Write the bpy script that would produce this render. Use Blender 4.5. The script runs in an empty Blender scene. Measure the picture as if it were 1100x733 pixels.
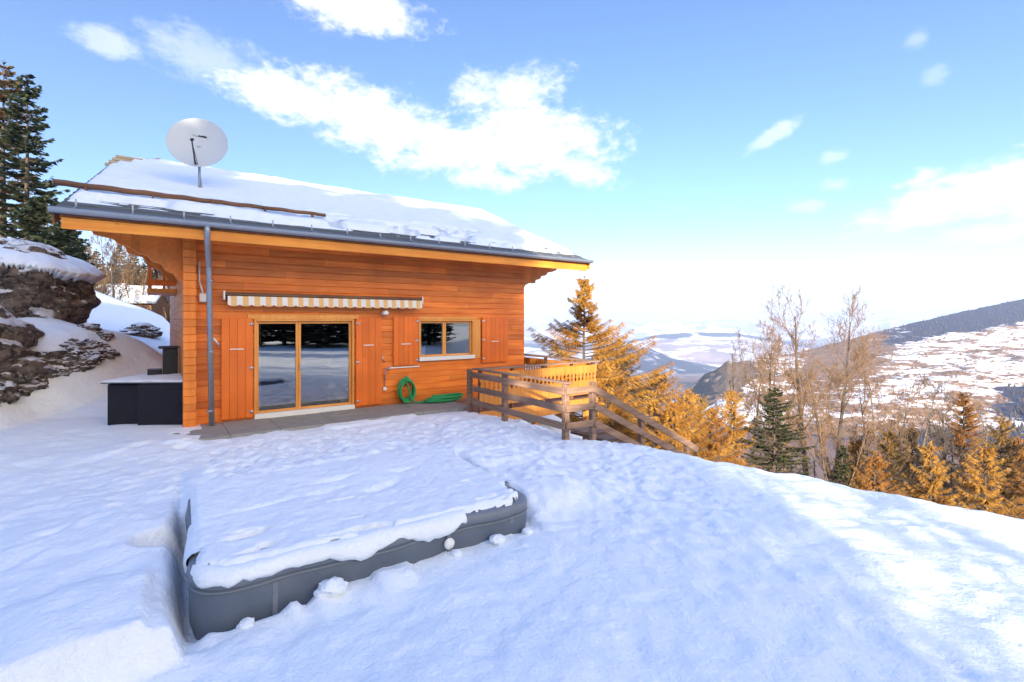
import bpy, bmesh, math, random
import numpy as np
from mathutils import Vector, Matrix

# ------------------------------------------------------------------ camera, sky, sun, exposure
S = bpy.context.scene
COL = S.collection
F, CX, CY, EYE = 530.0, 550.0, 344.0, 2.15       # focal length and principal row in photograph pixels, eye height
cam = bpy.data.cameras.new("camera"); cam_o = bpy.data.objects.new("camera", cam); COL.objects.link(cam_o)
cam_o.location = (0, 0, EYE); cam_o.rotation_euler = (math.pi/2, 0, 0)
cam.sensor_width = 36.0; cam.lens = 36.0*F/1100.0
cam.shift_y = -(366.5-CY)/1100.0
cam.clip_start = 0.05; cam.clip_end = 60000
S.camera = cam_o

SUN_EL, SUN_AZ = 17.0, 190.0      # degrees; azimuth clockwise from +Y
world = bpy.data.worlds.new("World"); S.world = world; world.use_nodes = True
sun = bpy.data.lights.new("sun", 'SUN'); sun.energy = 5.0; sun.angle = math.radians(0.5); sun.color = (1.0, 0.86, 0.68)
sun_o = bpy.data.objects.new("sun", sun); COL.objects.link(sun_o)
_a, _e = math.radians(SUN_AZ), math.radians(SUN_EL)
sun_dir = Vector((math.sin(_a)*math.cos(_e), math.cos(_a)*math.cos(_e), math.sin(_e)))
sun_o.rotation_euler = (-sun_dir).to_track_quat('-Z', 'Y').to_euler()
S.view_settings.view_transform = 'Standard'; S.view_settings.look = 'None'
S.view_settings.gamma = 1.0; S.view_settings.use_curve_mapping = False
S.view_settings.exposure = 1.47
SKY_STRENGTH = 0.11
S.cycles.max_bounces = 8; S.cycles.diffuse_bounces = 4; S.cycles.glossy_bounces = 4
S.cycles.transparent_max_bounces = 16; S.cycles.volume_bounces = 1
S.cycles.use_denoising = True
S.cycles.sample_clamp_indirect = 8.0

class NT:
    """small node-tree writer"""
    def __init__(s, tree): s.t = tree; s.n = tree.nodes; s.l = tree.links
    def new(s, typ, **kw):
        n = s.n.new(typ)
        for k, v in kw.items(): setattr(n, k, v)
        return n
    def put(s, sock, v):
        if v is None: return
        if hasattr(v, 'is_output'): s.l.new(v, sock)
        else:
            if isinstance(v, tuple) and len(v) == 3 and sock.type == 'RGBA': v = (*v, 1)
            sock.default_value = v
    def math(s, op, a, b=None, c=None, clamp=False):
        n = s.new('ShaderNodeMath', operation=op); n.use_clamp = clamp
        s.put(n.inputs[0], a); s.put(n.inputs[1], b); s.put(n.inputs[2], c)
        return n.outputs[0]
    def noise(s, vec, scale, detail=4, rough=.55, dist=0.0, col=False):
        n = s.new('ShaderNodeTexNoise'); s.put(n.inputs['Vector'], vec)
        n.inputs['Scale'].default_value = scale; n.inputs['Detail'].default_value = detail
        n.inputs['Roughness'].default_value = rough; n.inputs['Distortion'].default_value = dist
        return n.outputs[1 if col else 0]
    def ss(s, v, a, b):
        n = s.new('ShaderNodeMapRange', interpolation_type='SMOOTHSTEP'); s.put(n.inputs[0], v)
        n.inputs[1].default_value = a; n.inputs[2].default_value = b
        return n.outputs[0]
    def mix(s, f, a, b, blend='MIX'):
        n = s.new('ShaderNodeMix', data_type='RGBA', blend_type=blend)
        s.put(n.inputs[0], f); s.put(n.inputs[6], a); s.put(n.inputs[7], b)
        return n.outputs[2]
    def mapping(s, vec, scale=(1,1,1), loc=(0,0,0), rot=(0,0,0)):
        n = s.new('ShaderNodeMapping'); s.put(n.inputs[0], vec)
        n.inputs['Scale'].default_value = scale; n.inputs['Location'].default_value = loc; n.inputs['Rotation'].default_value = rot
        return n.outputs[0]

def azel(px, py):
    x, y, z = (px-CX)/F, 1.0, (CY-py)/F
    return math.atan2(x, y), math.asin(z/math.sqrt(x*x+y*y+z*z))

def build_world():
    t = NT(world.node_tree); t.n.clear()
    sky = t.new('ShaderNodeTexSky', sky_type='NISHITA'); sky.sun_disc = False
    sky.sun_elevation = math.radians(SUN_EL); sky.sun_rotation = math.radians(SUN_AZ)
    sky.altitude = 1400; sky.air_density = 1.0; sky.dust_density = .7; sky.ozone_density = 1.0
    tc = t.new('ShaderNodeTexCoord').outputs['Generated']
    sx = t.new('ShaderNodeSeparateXYZ'); t.l.new(tc, sx.inputs[0])
    az = t.math('ARCTAN2', sx.outputs[0], sx.outputs[1]); el = t.math('ARCSINE', sx.outputs[2])
    # wispy warp of the direction, in azimuth and elevation
    cmb = t.new('ShaderNodeCombineXYZ'); t.l.new(az, cmb.inputs[0])
    t.l.new(t.math('MULTIPLY', el, 1.7), cmb.inputs[1])
    n1 = t.noise(cmb.outputs[0], 7.0, 7, .58, .3); n2 = t.noise(cmb.outputs[0], 17.0, 6, .6, .2); n3 = t.noise(cmb.outputs[0], 48.0, 5, .62, .3)
    nz = t.math('ADD', t.math('MULTIPLY', t.math('SUBTRACT', n1, .5), 1.6), t.math('MULTIPLY_ADD', t.math('SUBTRACT', n2, .5), 1.1, t.math('MULTIPLY', t.math('SUBTRACT', n3, .5), 1.0)))
    # px, py, half width, half height (photograph pixels), tilt, density
    clouds = [(320,108,105,27,.12,1.2),(400,128,105,38,.22,1.25),(475,155,95,34,.2,1.2),(570,152,98,44,.1,1.25),(548,97,66,26,-.05,1.05),
              (520,190,50,16,.1,.9),(620,180,36,20,.2,.9),(388,8,85,24,.05,1.15),(110,44,50,16,.05,.55),(225,58,80,30,.1,.45),
              (1040,210,160,32,-.14,1.2),(1085,196,100,40,-.1,1.1),(1060,250,90,12,0,.45),(825,150,36,10,-.45,.6),(898,168,20,9,0,.45),
              (895,200,22,9,0,.45),(872,220,28,10,0,.5),(983,42,18,11,0,.3),(1006,80,18,11,0,.3),(1085,285,40,8,0,.5),
              (1300,120,120,30,0,1.0),(-150,110,140,34,.1,1.0)]
    tot = None
    for (px, py, w, h, tilt, dens) in clouds:
        a0, e0 = azel(px, py); k = math.cos(a0)
        W, Hh = w/F*k*k, h/F*k
        da = t.math('SUBTRACT', az, a0); de = t.math('SUBTRACT', el, e0)
        ct, st = math.cos(tilt), math.sin(tilt)
        u = t.math('MULTIPLY_ADD', da, ct/W, t.math('MULTIPLY', de, -st/W))
        v = t.math('MULTIPLY_ADD', da, st/Hh, t.math('MULTIPLY', de, ct/Hh))
        r = t.math('SQRT', t.math('MULTIPLY_ADD', u, u, t.math('MULTIPLY', v, v)))
        m = t.math('ADD', t.math('SUBTRACT', 1.0, r), t.math('MULTIPLY', nz, .95))
        m = t.math('MULTIPLY', t.ss(m, -.10, .72), dens*.9)
        tot = m if tot is None else t.math('MAXIMUM', tot, m)
    tot = t.math('MINIMUM', tot, .96)
    # unseen bright cloud, added overhead and behind to light the snow and facade
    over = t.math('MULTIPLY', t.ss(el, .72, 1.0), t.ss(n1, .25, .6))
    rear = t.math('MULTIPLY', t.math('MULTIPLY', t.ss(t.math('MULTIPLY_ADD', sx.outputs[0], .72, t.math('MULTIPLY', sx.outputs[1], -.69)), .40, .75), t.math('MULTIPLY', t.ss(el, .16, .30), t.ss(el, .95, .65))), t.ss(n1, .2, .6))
    # thin milky air low over the horizon
    low = t.math('MULTIPLY', t.ss(el, .20, .02), .40)
    blue = t.mix(1.0, sky.outputs[0], (.55, .72, .97), 'MULTIPLY')
    milk = t.mix(low, blue, (4.7, 4.75, 5.1))
    # clouds are a little greyer underneath
    ccol = t.mix(t.ss(n1, .3, .7), (3.5, 3.9, 4.6), (4.6, 4.6, 4.6))
    colr = t.mix(tot, milk, ccol)
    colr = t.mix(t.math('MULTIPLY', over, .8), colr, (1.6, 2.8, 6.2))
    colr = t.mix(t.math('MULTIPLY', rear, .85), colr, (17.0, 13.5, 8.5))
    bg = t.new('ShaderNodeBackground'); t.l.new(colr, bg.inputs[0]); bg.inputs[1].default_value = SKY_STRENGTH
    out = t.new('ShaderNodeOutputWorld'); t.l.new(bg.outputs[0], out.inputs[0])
build_world()

# ------------------------------------------------------------------ frames of reference
TH = math.atan2(728, F)
DX = np.array([math.sin(TH), math.cos(TH)]); DN = np.array([-DX[1], DX[0]])    # along the front wall, into the house
P0 = np.array([-6.66, 10.0])                                                   # left front corner of the house
HROT = math.pi/2 - TH
def h2w(x, y): return (P0[0]+x*DX[0]+y*DN[0], P0[1]+x*DX[1]+y*DN[1])
def w2h(X, Y):
    a, b = X-P0[0], Y-P0[1]
    return a*DX[0]+b*DX[1], a*DN[0]+b*DN[1]

# ------------------------------------------------------------------ noise for shapes
def _hash(ix, iy, seed):
    h = (ix.astype(np.int64)*374761393 + iy.astype(np.int64)*668265263 + seed*1274126177) & 0xffffffff
    h = ((h ^ (h >> 13))*1274126177) & 0xffffffff
    return ((h ^ (h >> 16)) & 0xffff)/65535.0
def vnoise(x, y, seed=0):
    ix, iy = np.floor(x), np.floor(y); fx, fy = x-ix, y-iy
    fx = fx*fx*fx*(fx*(fx*6-15)+10); fy = fy*fy*fy*(fy*(fy*6-15)+10)
    a, b, c, d = _hash(ix,iy,seed), _hash(ix+1,iy,seed), _hash(ix,iy+1,seed), _hash(ix+1,iy+1,seed)
    return (a*(1-fx)+b*fx)*(1-fy)+(c*(1-fx)+d*fx)*fy
def fbm(x, y, oct=4, seed=0, gain=.5):
    s, a, t = 0, 1.0, 0
    c, sn = math.cos(.6), math.sin(.6)
    for k in range(oct):
        s = s + a*(vnoise(x, y, seed+k*17)-.5); t += a; a *= gain
        x, y = (x*c-y*sn)*2.03+7.1, (x*sn+y*c)*2.03+3.7
    return s/t*2
def sstep(v, a, b):
    t = np.clip((v-a)/(b-a), 0, 1); return t*t*(3-2*t)

# ------------------------------------------------------------------ object helpers
def link(o):
    COL.objects.link(o); return o
def tag(o, label=None, cat=None, group=None, kind=None):
    if label: o['label'] = label
    if cat: o['category'] = cat
    if group: o['group'] = group
    if kind: o['kind'] = kind
    return o
def empty(name, loc=(0,0,0), rz=0.0, label=None, cat=None, group=None, kind=None):
    o = bpy.data.objects.new(name, None); link(o); o.location = loc; o.rotation_euler = (0,0,rz)
    o.empty_display_size = .2
    return tag(o, label, cat, group, kind)
class MB:
    """collects shapes that become one mesh object"""
    def __init__(s): s.v = []; s.f = []; s.m = []; s.sm = []
    def add(s, vs, fs, mi=0, smooth=False):
        b = len(s.v); s.v.extend([tuple(p) for p in vs])
        for f in fs: s.f.append(tuple(i+b for i in f)); s.m.append(mi); s.sm.append(smooth)
        return s
    def box(s, x0, x1, y0, y1, z0, z1, mi=0, c=0.0, M=None):
        """box with chamfered edges (c) on all sides"""
        if c <= 0:
            vs = [(x,y,z) for z in (z0,z1) for y in (y0,y1) for x in (x0,x1)]
            fs = [(0,2,3,1),(4,5,7,6),(0,1,5,4),(2,6,7,3),(0,4,6,2),(1,3,7,5)]
        else:
            bm = bmesh.new(); bmesh.ops.create_cube(bm, size=1)
            for v in bm.verts: v.co = Vector(((x0+x1)/2+v.co.x*(x1-x0), (y0+y1)/2+v.co.y*(y1-y0), (z0+z1)/2+v.co.z*(z1-z0)))
            bmesh.ops.bevel(bm, geom=bm.edges[:], offset=c, segments=1, affect='EDGES')
            bm.verts.index_update(); vs = [v.co.copy() for v in bm.verts]; fs = [tuple(v.index for v in f.verts) for f in bm.faces]; bm.free()
        if M is not None: vs = [M @ Vector(p) for p in vs]
        return s.add(vs, fs, mi)
    def bar(s, a, b, w, h, mi=0, c=0.0, up=(0,0,1)):
        """squared bar from a to b, w wide, h along up"""
        a, b = Vector(a), Vector(b); d = b-a; L = d.length; x = d.normalized(); u = Vector(up)
        y = u.cross(x).normalized(); z = x.cross(y)
        M = Matrix((( x.x,y.x,z.x,a.x),(x.y,y.y,z.y,a.y),(x.z,y.z,z.z,a.z),(0,0,0,1)))
        return s.box(0, L, -w/2, w/2, -h/2, h/2, mi, c, M)
    def tube(s, pts, rad, n=8, mi=0, caps=True, smooth=True, closed=False):
        pts = [Vector(p) for p in pts]; k = len(pts)
        rs = rad if isinstance(rad, (list, tuple)) else [rad]*k
        vs = []; ref = None
        for i, p in enumerate(pts):
            if closed: d = pts[(i+1)%k]-pts[i-1]
            else: d = pts[min(i+1,k-1)]-pts[max(i-1,0)]
            d = d.normalized() if d.length > 1e-9 else Vector((0,0,1))
            if ref is None: ref = Vector((1,0,0)) if abs(d.x) < .8 else Vector((0,1,0))
            x = (ref - d*ref.dot(d)); x = x.normalized() if x.length > 1e-6 else d.orthogonal().normalized()
            ref = x; y = d.cross(x)
            for j in range(n):
                an = 2*math.pi*j/n; vs.append(p+(x*math.cos(an)+y*math.sin(an))*rs[i])
        fs = []
        for i in range(k if closed else k-1):
            i2 = (i+1)%k
            for j in range(n): fs.append((i*n+j, i*n+(j+1)%n, i2*n+(j+1)%n, i2*n+j))
        if caps and not closed:
            fs.append(tuple(range(n-1,-1,-1))); fs.append(tuple((k-1)*n+j for j in range(n)))
        return s.add(vs, fs, mi, smooth)
    def prism(s, poly, axis, a, b, mi=0):
        """polygon given in the two other axes (cyclic order), extruded along axis from a to b"""
        n = len(poly)
        def P(q, t): return {'x':(t,q[0],q[1]), 'y':(q[0],t,q[1]), 'z':(q[0],q[1],t)}[axis]
        vs = [P(q,a) for q in poly]+[P(q,b) for q in poly]
        fs = [tuple(range(n-1,-1,-1)), tuple(range(n,2*n))]+[(i,(i+1)%n,(i+1)%n+n,i+n) for i in range(n)]
        return s.add(vs, fs, mi)
    def lathe(s, prof, n=24, mi=0, M=None, smooth=True):
        vs = [(r*math.cos(2*math.pi*j/n), r*math.sin(2*math.pi*j/n), z) for r, z in prof for j in range(n)]
        if M is not None: vs = [M @ Vector(p) for p in vs]
        fs = [(i*n+j, i*n+(j+1)%n, (i+1)*n+(j+1)%n, (i+1)*n+j) for i in range(len(prof)-1) for j in range(n)]
        return s.add(vs, fs, mi, smooth)
    def build(s, name, mats, parent=None, loc=None):
        me = bpy.data.meshes.new(name); me.from_pydata(s.v, [], s.f)
        for m in (mats if isinstance(mats, (list, tuple)) else [mats]): me.materials.append(m)
        me.polygons.foreach_set('material_index', s.m); me.polygons.foreach_set('use_smooth', s.sm)
        bm = bmesh.new(); bm.from_mesh(me); bmesh.ops.recalc_face_normals(bm, faces=bm.faces[:]); bm.to_mesh(me); bm.free()
        o = bpy.data.objects.new(name, me); link(o); o.parent = parent
        if loc: o.location = loc
        return o
def mesh_np(name, V, Fq, mats, parent=None, smooth=True, mi=None, attr=None):
    """object straight from arrays; faces all of the same size"""
    me = bpy.data.meshes.new(name); V = np.ascontiguousarray(V, dtype=np.float32); Fq = np.ascontiguousarray(Fq, dtype=np.int32)
    me.vertices.add(len(V)); me.vertices.foreach_set('co', V.ravel())
    k = Fq.shape[1]; me.loops.add(Fq.size); me.loops.foreach_set('vertex_index', Fq.ravel())
    me.polygons.add(len(Fq)); me.polygons.foreach_set('loop_start', np.arange(len(Fq), dtype=np.int32)*k)
    me.update(calc_edges=True); me.validate()
    me.polygons.foreach_set('use_smooth', np.full(len(me.polygons), smooth))
    for m in (mats if isinstance(mats, (list, tuple)) else [mats]): me.materials.append(m)
    if mi is not None: me.polygons.foreach_set('material_index', np.ascontiguousarray(mi, dtype=np.int32))
    for k2, a in (attr or {}).items():
        at = me.attributes.new(k2, 'FLOAT', 'POINT'); at.data.foreach_set('value', np.ascontiguousarray(a, dtype=np.float32).ravel())
    o = bpy.data.objects.new(name, me); link(o); o.parent = parent
    return o
def grid_faces(nu, nv):
    i = np.arange(nu*nv).reshape(nv, nu)
    return np.stack([i[:-1,:-1], i[:-1,1:], i[1:,1:], i[1:,:-1]], -1).reshape(-1, 4)
def copy_tree(o, parent=None):
    c = o.copy(); link(c); c.parent = parent
    for ch in list(o.children): copy_tree(ch, c)
    return c

# ------------------------------------------------------------------ materials
def mat(name, base=(.5,.5,.5), rough=.6, metal=0.0, spec=.5):
    m = bpy.data.materials.new(name); m.use_nodes = True; t = NT(m.node_tree)
    b = t.n['Principled BSDF']; t.put(b.inputs['Base Color'], (*base, 1)); b.inputs['Roughness'].default_value = rough
    b.inputs['Metallic'].default_value = metal; b.inputs['Specular IOR Level'].default_value = spec
    return m, t, b
def bump(t, b, h, dist=.02, strength=.5):
    n = t.new('ShaderNodeBump'); t.put(n.inputs['Height'], h); n.inputs['Distance'].default_value = dist; n.inputs['Strength'].default_value = strength
    t.l.new(n.outputs[0], b.inputs['Normal'])
def ocoord(t): return t.new('ShaderNodeTexCoord').outputs['Object']
def wood(name, c1, c2, axis=0, board=0.0, baxis=2, rough=.55, var=.5, grain=1.0):
    m, t, b = mat(name, c1, rough); co = ocoord(t)
    sc = [9*grain]*3; sc[axis] = .55*grain
    g = t.noise(t.mapping(co, tuple(sc)), 1.6, 7, .62, .35)
    colr = t.mix(t.ss(g, .32, .7), c1, c2)
    big = t.noise(co, .9, 3, .5)
    colr = t.mix(t.math('MULTIPLY', t.ss(big, .35, .75), .45), colr, tuple(x*.62 for x in c1))
    if board:
        sp = t.new('ShaderNodeSeparateXYZ'); t.l.new(co, sp.inputs[0])
        fl = t.math('FLOOR', t.math('DIVIDE', sp.outputs[baxis], board))
        seg = t.math('FLOOR', t.math('MULTIPLY_ADD', sp.outputs[axis], .31, t.math('MULTIPLY', fl, .37)))
        cb = t.new('ShaderNodeCombineXYZ'); t.l.new(fl, cb.inputs[0]); t.l.new(seg, cb.inputs[1])
        wn = t.new('ShaderNodeTexWhiteNoise', noise_dimensions='2D'); t.l.new(cb.outputs[0], wn.inputs['Vector'])
        k = t.math('MULTIPLY_ADD', wn.outputs['Value'], var, 1-var*.5)
        cm = t.new('ShaderNodeCombineColor'); [t.l.new(k, cm.inputs[i]) for i in range(3)]
        colr = t.mix(1.0, colr, cm.outputs[0], 'MULTIPLY')
    # knots
    vo = t.new('ShaderNodeTexVoronoi'); sc2 = [3.2]*3; sc2[axis] = 1.4; t.l.new(t.mapping(co, tuple(sc2)), vo.inputs['Vector']); vo.inputs['Scale'].default_value = 1.5
    colr = t.mix(t.math('MULTIPLY', t.ss(vo.outputs['Distance'], .09, .03), .6), colr, tuple(x*.35 for x in c1))
    t.l.new(colr, b.inputs['Base Color']); bump(t, b, g, .004, .6)
    return m
def simple(name, c, rough=.6, metal=0.0, var=.15, scale=6, bmp=0.0):
    m, t, b = mat(name, c, rough, metal); n = t.noise(ocoord(t), scale, 5, .6)
    t.l.new(t.mix(n, tuple(x*(1-var) for x in c), tuple(min(1, x*(1+var)) for x in c)), b.inputs['Base Color'])
    if bmp: bump(t, b, n, bmp, .7)
    return m
def snow_mat(name, bscale=1.0):
    m, t, b = mat(name, (.86,.88,.91), .55, 0, .35); co = ocoord(t)
    a = t.noise(co, 3.2*bscale, 6, .6, .3); c = t.noise(co, 22*bscale, 4, .65); d = t.noise(co, 90*bscale, 2, .6)
    h = t.math('ADD', t.math('MULTIPLY', a, .75), t.math('MULTIPLY_ADD', c, .24, t.math('MULTIPLY', d, .06)))
    bump(t, b, h, .11/bscale, .55)
    t.l.new(t.mix(a, (.77,.84,.90), (.87,.91,.93)), b.inputs['Base Color'])
    b.inputs['Subsurface Weight'].default_value = 0.0
    return m
M = {}
M['snow'] = snow_mat('snow'); M['snow_fine'] = snow_mat('snow_crust', 1.6)
M['log'] = wood('log_wall_wood', (.66,.14,.011), (.84,.255,.034), 0, .155, 2, .5, .46)
M['log_side'] = wood('log_wall_wood_side', (.56,.145,.016), (.72,.24,.04), 1, .155, 2, .5, .3)
M['corner'] = wood('corner_log_wood', (.72,.18,.015), (.82,.25,.03), 2, .155, 2, .5, .3)
M['shutter'] = wood('shutter_wood', (.80,.155,.008), (.86,.20,.014), 2, .14, 0, .45, .18)
M['frame'] = wood('window_frame_wood', (.78,.30,.05), (.84,.38,.085), 2, 0, 2, .42, .2)
M['fascia'] = wood('fascia_wood', (.78,.24,.018), (.86,.34,.04), 0, 0, 2, .5, .2)
M['soffit'] = wood('soffit_wood', (.66,.18,.02), (.78,.25,.035), 1, .14, 0, .55, .25)
M['slat'] = wood('balcony_wood', (.56,.20,.026), (.66,.28,.05), 2, 0, 0, .5, .2)
M['grey_wood'] = wood('weathered_wood', (.20,.115,.075), (.36,.225,.145), 0, 0, 2, .75, .2)
M['grey_wood_y'] = wood('weathered_wood_rail', (.20,.115,.075), (.36,.225,.145), 1, 0, 2, .75, .2)
M['dark_wood'] = wood('snow_guard_wood', (.12,.055,.03), (.26,.12,.05), 0, 0, 2, .7, .2)
M['metal'] = simple('zinc_metal', (.34,.38,.43), .42, .6, .12, 9)
M['steel'] = simple('steel', (.62,.64,.66), .28, .9, .08, 14)
M['tile'] = simple('roof_tile', (.085,.095,.105), .62, 0, .35, 5, .004)
M['white'] = simple('white_paint', (.78,.78,.76), .5, 0, .06, 8)
M['stone'] = simple('terrace_stone', (.27,.265,.24), .8, 0, .3, 4, .004)
M['dish'] = simple('dish_grey', (.52,.55,.57), .45, 0, .03, 3)
M['black'] = simple('black_plastic', (.012,.012,.014), .5, 0, .3, 8)
M['hose'] = simple('green_hose', (.015,.30,.10), .4, 0, .2, 10)
M['orange_cloth'] = simple('awning_orange', (.74,.46,.20), .8, 0, .1, 14)
M['white_cloth'] = simple('awning_white', (.74,.74,.72), .8, 0, .06, 14)
M['grey_pvc'] = simple('pool_vinyl', (.10,.125,.165), .48, 0, .22, 3.5, .006)
M['grey_pvc2'] = simple('pool_vinyl_band', (.16,.185,.22), .48, 0, .2, 3.5, .004)
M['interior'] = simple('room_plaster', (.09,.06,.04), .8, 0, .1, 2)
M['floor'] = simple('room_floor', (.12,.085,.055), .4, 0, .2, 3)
M['curtain'] = simple('curtain_cloth', (.5,.47,.42), .9, 0, .1, 6)
M['bark'] = simple('bark', (.085,.065,.05), .9, 0, .45, 9, .01)
M['bark_pale'] = simple('pale_bark', (.17,.12,.08), .85, 0, .35, 7, .01)
M['twig'] = simple('twig', (.20,.12,.06), .9, 0, .3, 5)
M['twig_grey'] = simple('grey_twig', (.10,.08,.065), .9, 0, .3, 5)
M['grass'] = simple('dry_grass', (.24,.15,.06), .9, 0, .4, 5)
def glass_mat():
    m = bpy.data.materials.new('window_glass'); m.use_nodes = True; t = NT(m.node_tree); t.n.clear()
    tr = t.new('ShaderNodeBsdfTransparent'); tr.inputs[0].default_value = (.78,.80,.80,1)
    gl = t.new('ShaderNodeBsdfGlossy'); gl.inputs[0].default_value = (1,1,1,1); gl.inputs['Roughness'].default_value = .0
    fr = t.new('ShaderNodeFresnel'); fr.inputs[0].default_value = 2.25
    mx = t.new('ShaderNodeMixShader'); t.l.new(t.math('MINIMUM', t.math('MULTIPLY', fr.outputs[0], 1.35), 1), mx.inputs[0])
    t.l.new(tr.outputs[0], mx.inputs[1]); t.l.new(gl.outputs[0], mx.inputs[2])
    o = t.new('ShaderNodeOutputMaterial'); t.l.new(mx.outputs[0], o.inputs[0]); return m
M['glass'] = glass_mat()
def leaf_mat(name, c1, c2, scale=.8, trans=.25):
    m, t, b = mat(name, c1, .75, 0, .2); g = t.new('ShaderNodeNewGeometry')
    n = t.noise(ocoord(t), scale, 3, .6)
    r = t.math('MULTIPLY_ADD', t.math('SUBTRACT', g.outputs['Random Per Island'], .5), .7, t.ss(n, .3, .7))
    t.l.new(t.mix(t.math('MULTIPLY', r, 1, clamp=True), c1, c2), b.inputs['Base Color'])
    tl = t.new('ShaderNodeBsdfTranslucent'); tl.inputs[0].default_value = (*c2, 1)
    mx = t.new('ShaderNodeMixShader'); mx.inputs[0].default_value = trans
    t.l.new(b.outputs[0], mx.inputs[1]); t.l.new(tl.outputs[0], mx.inputs[2])
    t.l.new(mx.outputs[0], t.n['Material Output'].inputs[0])
    return m
M['spruce'] = leaf_mat('spruce_needles', (.016,.028,.018), (.05,.062,.026), .7, .12)
M['spruce_sunlit'] = leaf_mat('spruce_needles_sunlit', (.022,.024,.015), (.26,.14,.05), .35, .12)  # warm sunlight put into the needle colour, in patches
M['fir'] = leaf_mat('fir_needles', (.018,.03,.014), (.06,.062,.02), .7, .12)
M['larch'] = leaf_mat('larch_needles', (.30,.135,.022), (.54,.30,.065), .55, .25)
M['larch3'] = leaf_mat('larch_needles_dull', (.20,.105,.03), (.42,.27,.085), .55, .25)
M['larch2'] = leaf_mat('larch_needles_brown', (.24,.10,.022), (.44,.215,.05), .55, .25)
def rock_mat():
    m, t, b = mat('rock', (.2,.15,.1), .9); co = ocoord(t)
    a = t.noise(t.mapping(co, (1,1,1.35)), 2.6, 8, .66, .25); c = t.noise(co, 9, 6, .7)
    vr = t.new('ShaderNodeTexVoronoi', feature='DISTANCE_TO_EDGE'); wv = t.new('ShaderNodeVectorMath', operation='ADD'); t.l.new(t.mapping(co, (.9,.9,2.0), (0,0,0), (.3,.2,.4)), wv.inputs[0]); t.l.new(t.noise(co, 1.8, 4, .6, .5, True), wv.inputs[1])
    t.l.new(wv.outputs[0], vr.inputs['Vector']); vr.inputs['Scale'].default_value = 1.6
    crack = t.math('MAXIMUM', t.ss(vr.outputs['Distance'], .0, .05), t.ss(c, .42, .56))
    colr = t.mix(t.ss(a, .35, .66), (.060,.045,.036), (.25,.195,.15))
    colr = t.mix(t.ss(c, .5, .70), colr, (.36,.31,.26)); colr = t.mix(crack, (.03,.024,.02), colr)
    g = t.new('ShaderNodeNewGeometry'); sp = t.new('ShaderNodeSeparateXYZ'); t.l.new(g.outputs['Normal'], sp.inputs[0])
    up = t.math('ADD', sp.outputs[2], t.math('MULTIPLY', t.math('SUBTRACT', c, .5), .9))
    sn = t.ss(up, .50, .62)
    t.l.new(t.mix(sn, colr, (.86,.88,.91)), b.inputs['Base Color'])
    bump(t, b, t.math('ADD', t.math('MULTIPLY', crack, .6), t.math('ADD', a, t.math('MULTIPLY', c, .5))), .16, 1.0)
    return m
M['rock'] = rock_mat()
def land_mat(name, snow=(.80,.80,.80), scrub=(.16,.095,.06), forest=(.035,.042,.045), along=1/34., up=1/4.):
    """hill country: snowy fields, brown scrub rows along the contours, forest where the cover attribute says so"""
    m, t, b = mat(name, snow, .85, 0, .1); co = ocoord(t)
    st = t.mapping(co, (along, along, up))
    a = t.noise(st, 1.0, 6, .62, .5); c = t.noise(t.mapping(co, (along*.25, along*.25, up*.3)), 1.0, 4, .6, .3)
    d = t.noise(t.mapping(co, (along*3, along*3, up*1.3)), 1.0, 3, .6)
    at = t.new('ShaderNodeAttribute', attribute_name='scrub'); fo = t.new('ShaderNodeAttribute', attribute_name='forest')
    k = t.math('ADD', t.math('MULTIPLY_ADD', a, 1.0, t.math('MULTIPLY', d, .35)), t.math('ADD', t.math('MULTIPLY', t.math('SUBTRACT', c, .5), .8), at.outputs['Fac']))
    colr = t.mix(t.ss(k, .60, .78), snow, t.mix(c, scrub, tuple(x*1.7 for x in scrub)))
    f = t.math('ADD', fo.outputs['Fac'], t.math('MULTIPLY', t.math('SUBTRACT', a, .5), 1.3))
    colr = t.mix(t.ss(f, .42, .56), colr, t.mix(d, forest, tuple(x*1.8 for x in forest)))
    t.l.new(colr, b.inputs['Base Color'])
    return m

# ------------------------------------------------------------------ the ground
LIP = [(200,-30),(80,-12),(40,-5.5),(17,.6),(9.6,4.2),(6.6,6.4),(4.6,7.95),(3.3,8.85),(2.6,9.25),(1.75,9.5),(1.15,9.75),(-.35,11.9),(-1.0,12.9),(-.2,16.3),(-8,27),(-30,60),(-80,130)]
def lip_dist(X, Y):
    """signed distance to the edge of the plateau, positive on the downhill side"""
    d = np.full(X.shape, 1e9); inside = np.zeros(X.shape, bool)
    for (a, b) in zip(LIP[:-1], LIP[1:]):
        ax, ay = a; vx, vy = b[0]-ax, b[1]-ay
        t = np.clip(((X-ax)*vx+(Y-ay)*vy)/(vx*vx+vy*vy), 0, 1)
        d = np.minimum(d, np.hypot(X-ax-t*vx, Y-ay-t*vy))
    poly = [(-900,-900),(200,-900)]+LIP+[(-900,130)]
    for (a, b) in zip(poly, poly[1:]+poly[:1]):
        cr = ((a[1] > Y) != (b[1] > Y)) & (X < (b[0]-a[0])*(Y-a[1])/((b[1]-a[1]) if b[1] != a[1] else 1e-9)+a[0])
        inside ^= cr
    return np.where(inside, -d, d)
POOL_O = (-.26, -7.61); POOL_L, POOL_W, POOL_A, POOL_R, POOL_H = 3.20, 2.42, math.radians(-2.2), .28, .36
POOL_Z = -.20
def w2p(X, Y):
    a, b = w2h(X, Y); a = a-POOL_O[0]; b = b-POOL_O[1]; c, s = math.cos(-POOL_A), math.sin(-POOL_A)
    return a*c-b*s, a*s+b*c
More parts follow.
